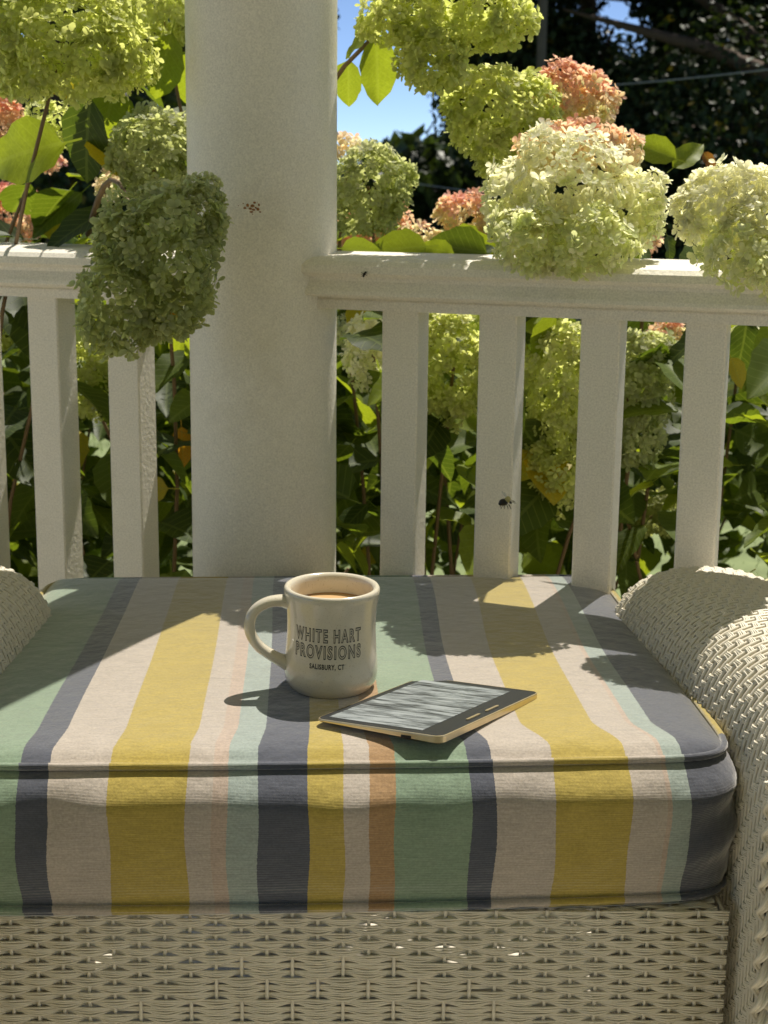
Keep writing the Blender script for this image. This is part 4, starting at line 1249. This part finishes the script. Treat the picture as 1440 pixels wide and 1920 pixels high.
def tree(label, x, y, h, spread, n, lowz=.3, colr=(.035, .055, .018), lsize=(.07, .13), group=None, lean=0):
    t = empty('tree', (x, y, GZ)); tag(t, label, 'tree', group)
    m_ = MB()
    m_.tube([(0, 0, -.1), (.08, .05, h * .3), (lean * .5, .1, h * .6), (lean, 0, h * .92)], [spread * .075, spread * .06, spread * .04, .03], 10)
    limbs = []
    for k in range(9):
        a = k * 2.4; z = h * random.uniform(.18, .7)
        e = Vector((math.cos(a) * spread * random.uniform(.55, .85), math.sin(a) * spread * random.uniform(.5, .85), z + h * random.uniform(.05, .22)))
        m_.tube([(0, 0, z), Vector((0, 0, z)).lerp(e, .5) + Vector((0, 0, .1)), e], [spread * .03, spread * .018, .012], 6); limbs.append(e)
    m_.build('trunk', M['bark'], t, smooth=True)
    cl_ = []
    for k in range(46):
        d = rng.normal(size=3); d /= np.linalg.norm(d)
        rr_ = rng.uniform(.35, 1) ** .5
        c = np.array([d[0] * spread * rr_, d[1] * spread * rr_, h * .5 + lowz * .5 + d[2] * (h - lowz) * .5 * rr_])
        cl_.append((c, rng.uniform(.16, .34) * spread))
    per = n // len(cl_)
    Ps = []; Ns = []
    for c, r in cl_:
        d = rng.normal(size=(per, 3)); d /= np.linalg.norm(d, axis=1, keepdims=True)
        Ps.append(c + d * r * rng.uniform(.45, 1.0, (per, 1)) * np.array([1, 1, .75])); Ns.append(d + rng.normal(size=(per, 3)) * .8 + np.array([0, 0, .7]))
    P = np.concatenate(Ps); Fm = frames(np.concatenate(Ns)); P = P[:, :]; k_ = P[:, 2] > .02
    P = P[k_]; Fm = Fm[k_]
    leafq = (np.array([(0, 0, 0), (.35, .5, .08), (0, 1.1, -.05), (-.35, .5, .08)]), np.array([(0, 1, 2), (0, 2, 3)]))
    sz = rng.uniform(*lsize, len(P)); cc = np.array(colr) * rng.uniform(.6, 1.5, (len(P), 1)) * np.array([1, 1, 1])
    yl = rng.random(len(P)) < .05; cc[yl] = np.array([.16, .13, .02])
    V, F, C = inst_mesh([leafq], P, Fm, sz, cc)
    mesh_obj('crown', V, F, M['treeleaf'], t, col=C)
    return t
G = 'trees beyond the lawn'
tree('tall dark leafy tree filling the upper right of the view behind the hydrangeas', 5.2, 17.0, 10.0, 4.5, 130000, .2, group=G)
tree('dark round tree just right of the patch of blue sky', 2.75, 20.5, 8.0, 2.5, 60000, .0, group=G)
tree('dark tree standing behind the left shrub, sky glinting between its leaves', -3.6, 16.0, 8.5, 3.2, 46000, .2, group=G)
tree('dark tree rising directly behind the porch column, its crown high above the sky gap', -2.6, 19.5, 11.0, 2.3, 30000, 2.2, group=G)
tree('broad dark tree farther back, closing the view behind the wire', 6.2, 25.0, 11.0, 5.2, 90000, .2, group=G, lsize=(.12, .2))
# far belt of woods
nb = 42000
P = np.stack([rng.uniform(-26, 30, nb), rng.uniform(30, 36, nb), np.zeros(nb)], 1)
top = 2.0 + .25 * np.sin(P[:, 0] * 1.9 + 1) + 2.2 * sm(np.clip((np.abs(P[:, 0] + .2) - 1.2) / 2.2, 0, 1)) + .5 * np.sin(P[:, 0] * .7)
top = np.clip(top, .8, 5)
P[:, 2] = GZ + rng.uniform(0, 1, nb) * top
Fm = frames(rng.normal(size=(nb, 3)) + np.array([0, 0, .8]))
leafq = (np.array([(0, 0, 0), (.4, .5, .08), (0, 1.1, -.05), (-.4, .5, .08)]), np.array([(0, 1, 2), (0, 2, 3)]))
V, F, C = inst_mesh([leafq], P, Fm, rng.uniform(.25, .5, nb), np.array([.035, .055, .02]) * rng.uniform(.6, 1.5, (nb, 1)))
tag(mesh_obj('woods', V, F, M['treeleaf'], None, col=C), 'far belt of dark woods along the horizon', 'woods', kind='stuff')

pole = empty('utility_pole', (1.62, 15.5, GZ)); tag(pole, 'slim wooden utility pole among the dark trees', 'utility pole')
m_ = MB(); m_.tube([(0, 0, -.2), (0, 0, 7.5)], [.055, .045], 12); m_.build('pole', M['wood'], pole, smooth=True)
m_ = MB(); m_.box((0, 0, 6.9), (1.4, .09, .11)); m_.build('crossarm', M['wood'], pole)
for dx in (-.6, -.2, .3, .6):
    m_ = MB(); m_.tube([(dx, 0, 6.95), (dx, 0, 7.12)], [.03, .02], 8); m_.build('insulator', M['wire'], pole, smooth=True)
def wire(p0, p1, label):
    p0 = Vector(p0); p1 = Vector(p1)
    pts = [p0.lerp(p1, t) - Vector((0, 0, .35 * 4 * t * (1 - t) * (p1 - p0).length / 30)) for t in np.linspace(0, 1, 24)]
    m_ = MB(); m_.tube(pts, .006, 5); tag(m_.build('overhead_wire', M['wire'], None, smooth=True), label, 'wire')
a = at(1150, 158, 12.3); b_ = at(1440, 118, 11.2); d = (b_ - a)
wire(a - d * .1, a + d * 3, 'thin pale wire sagging across the dark trees at upper right')
a = at(765, 335, 14.2); b_ = at(895, 352, 13.8); d = (b_ - a)
wire(a - d * 1.5, a + d * 3, 'thin pale wire low beside the sky gap, just above the rosy blooms')
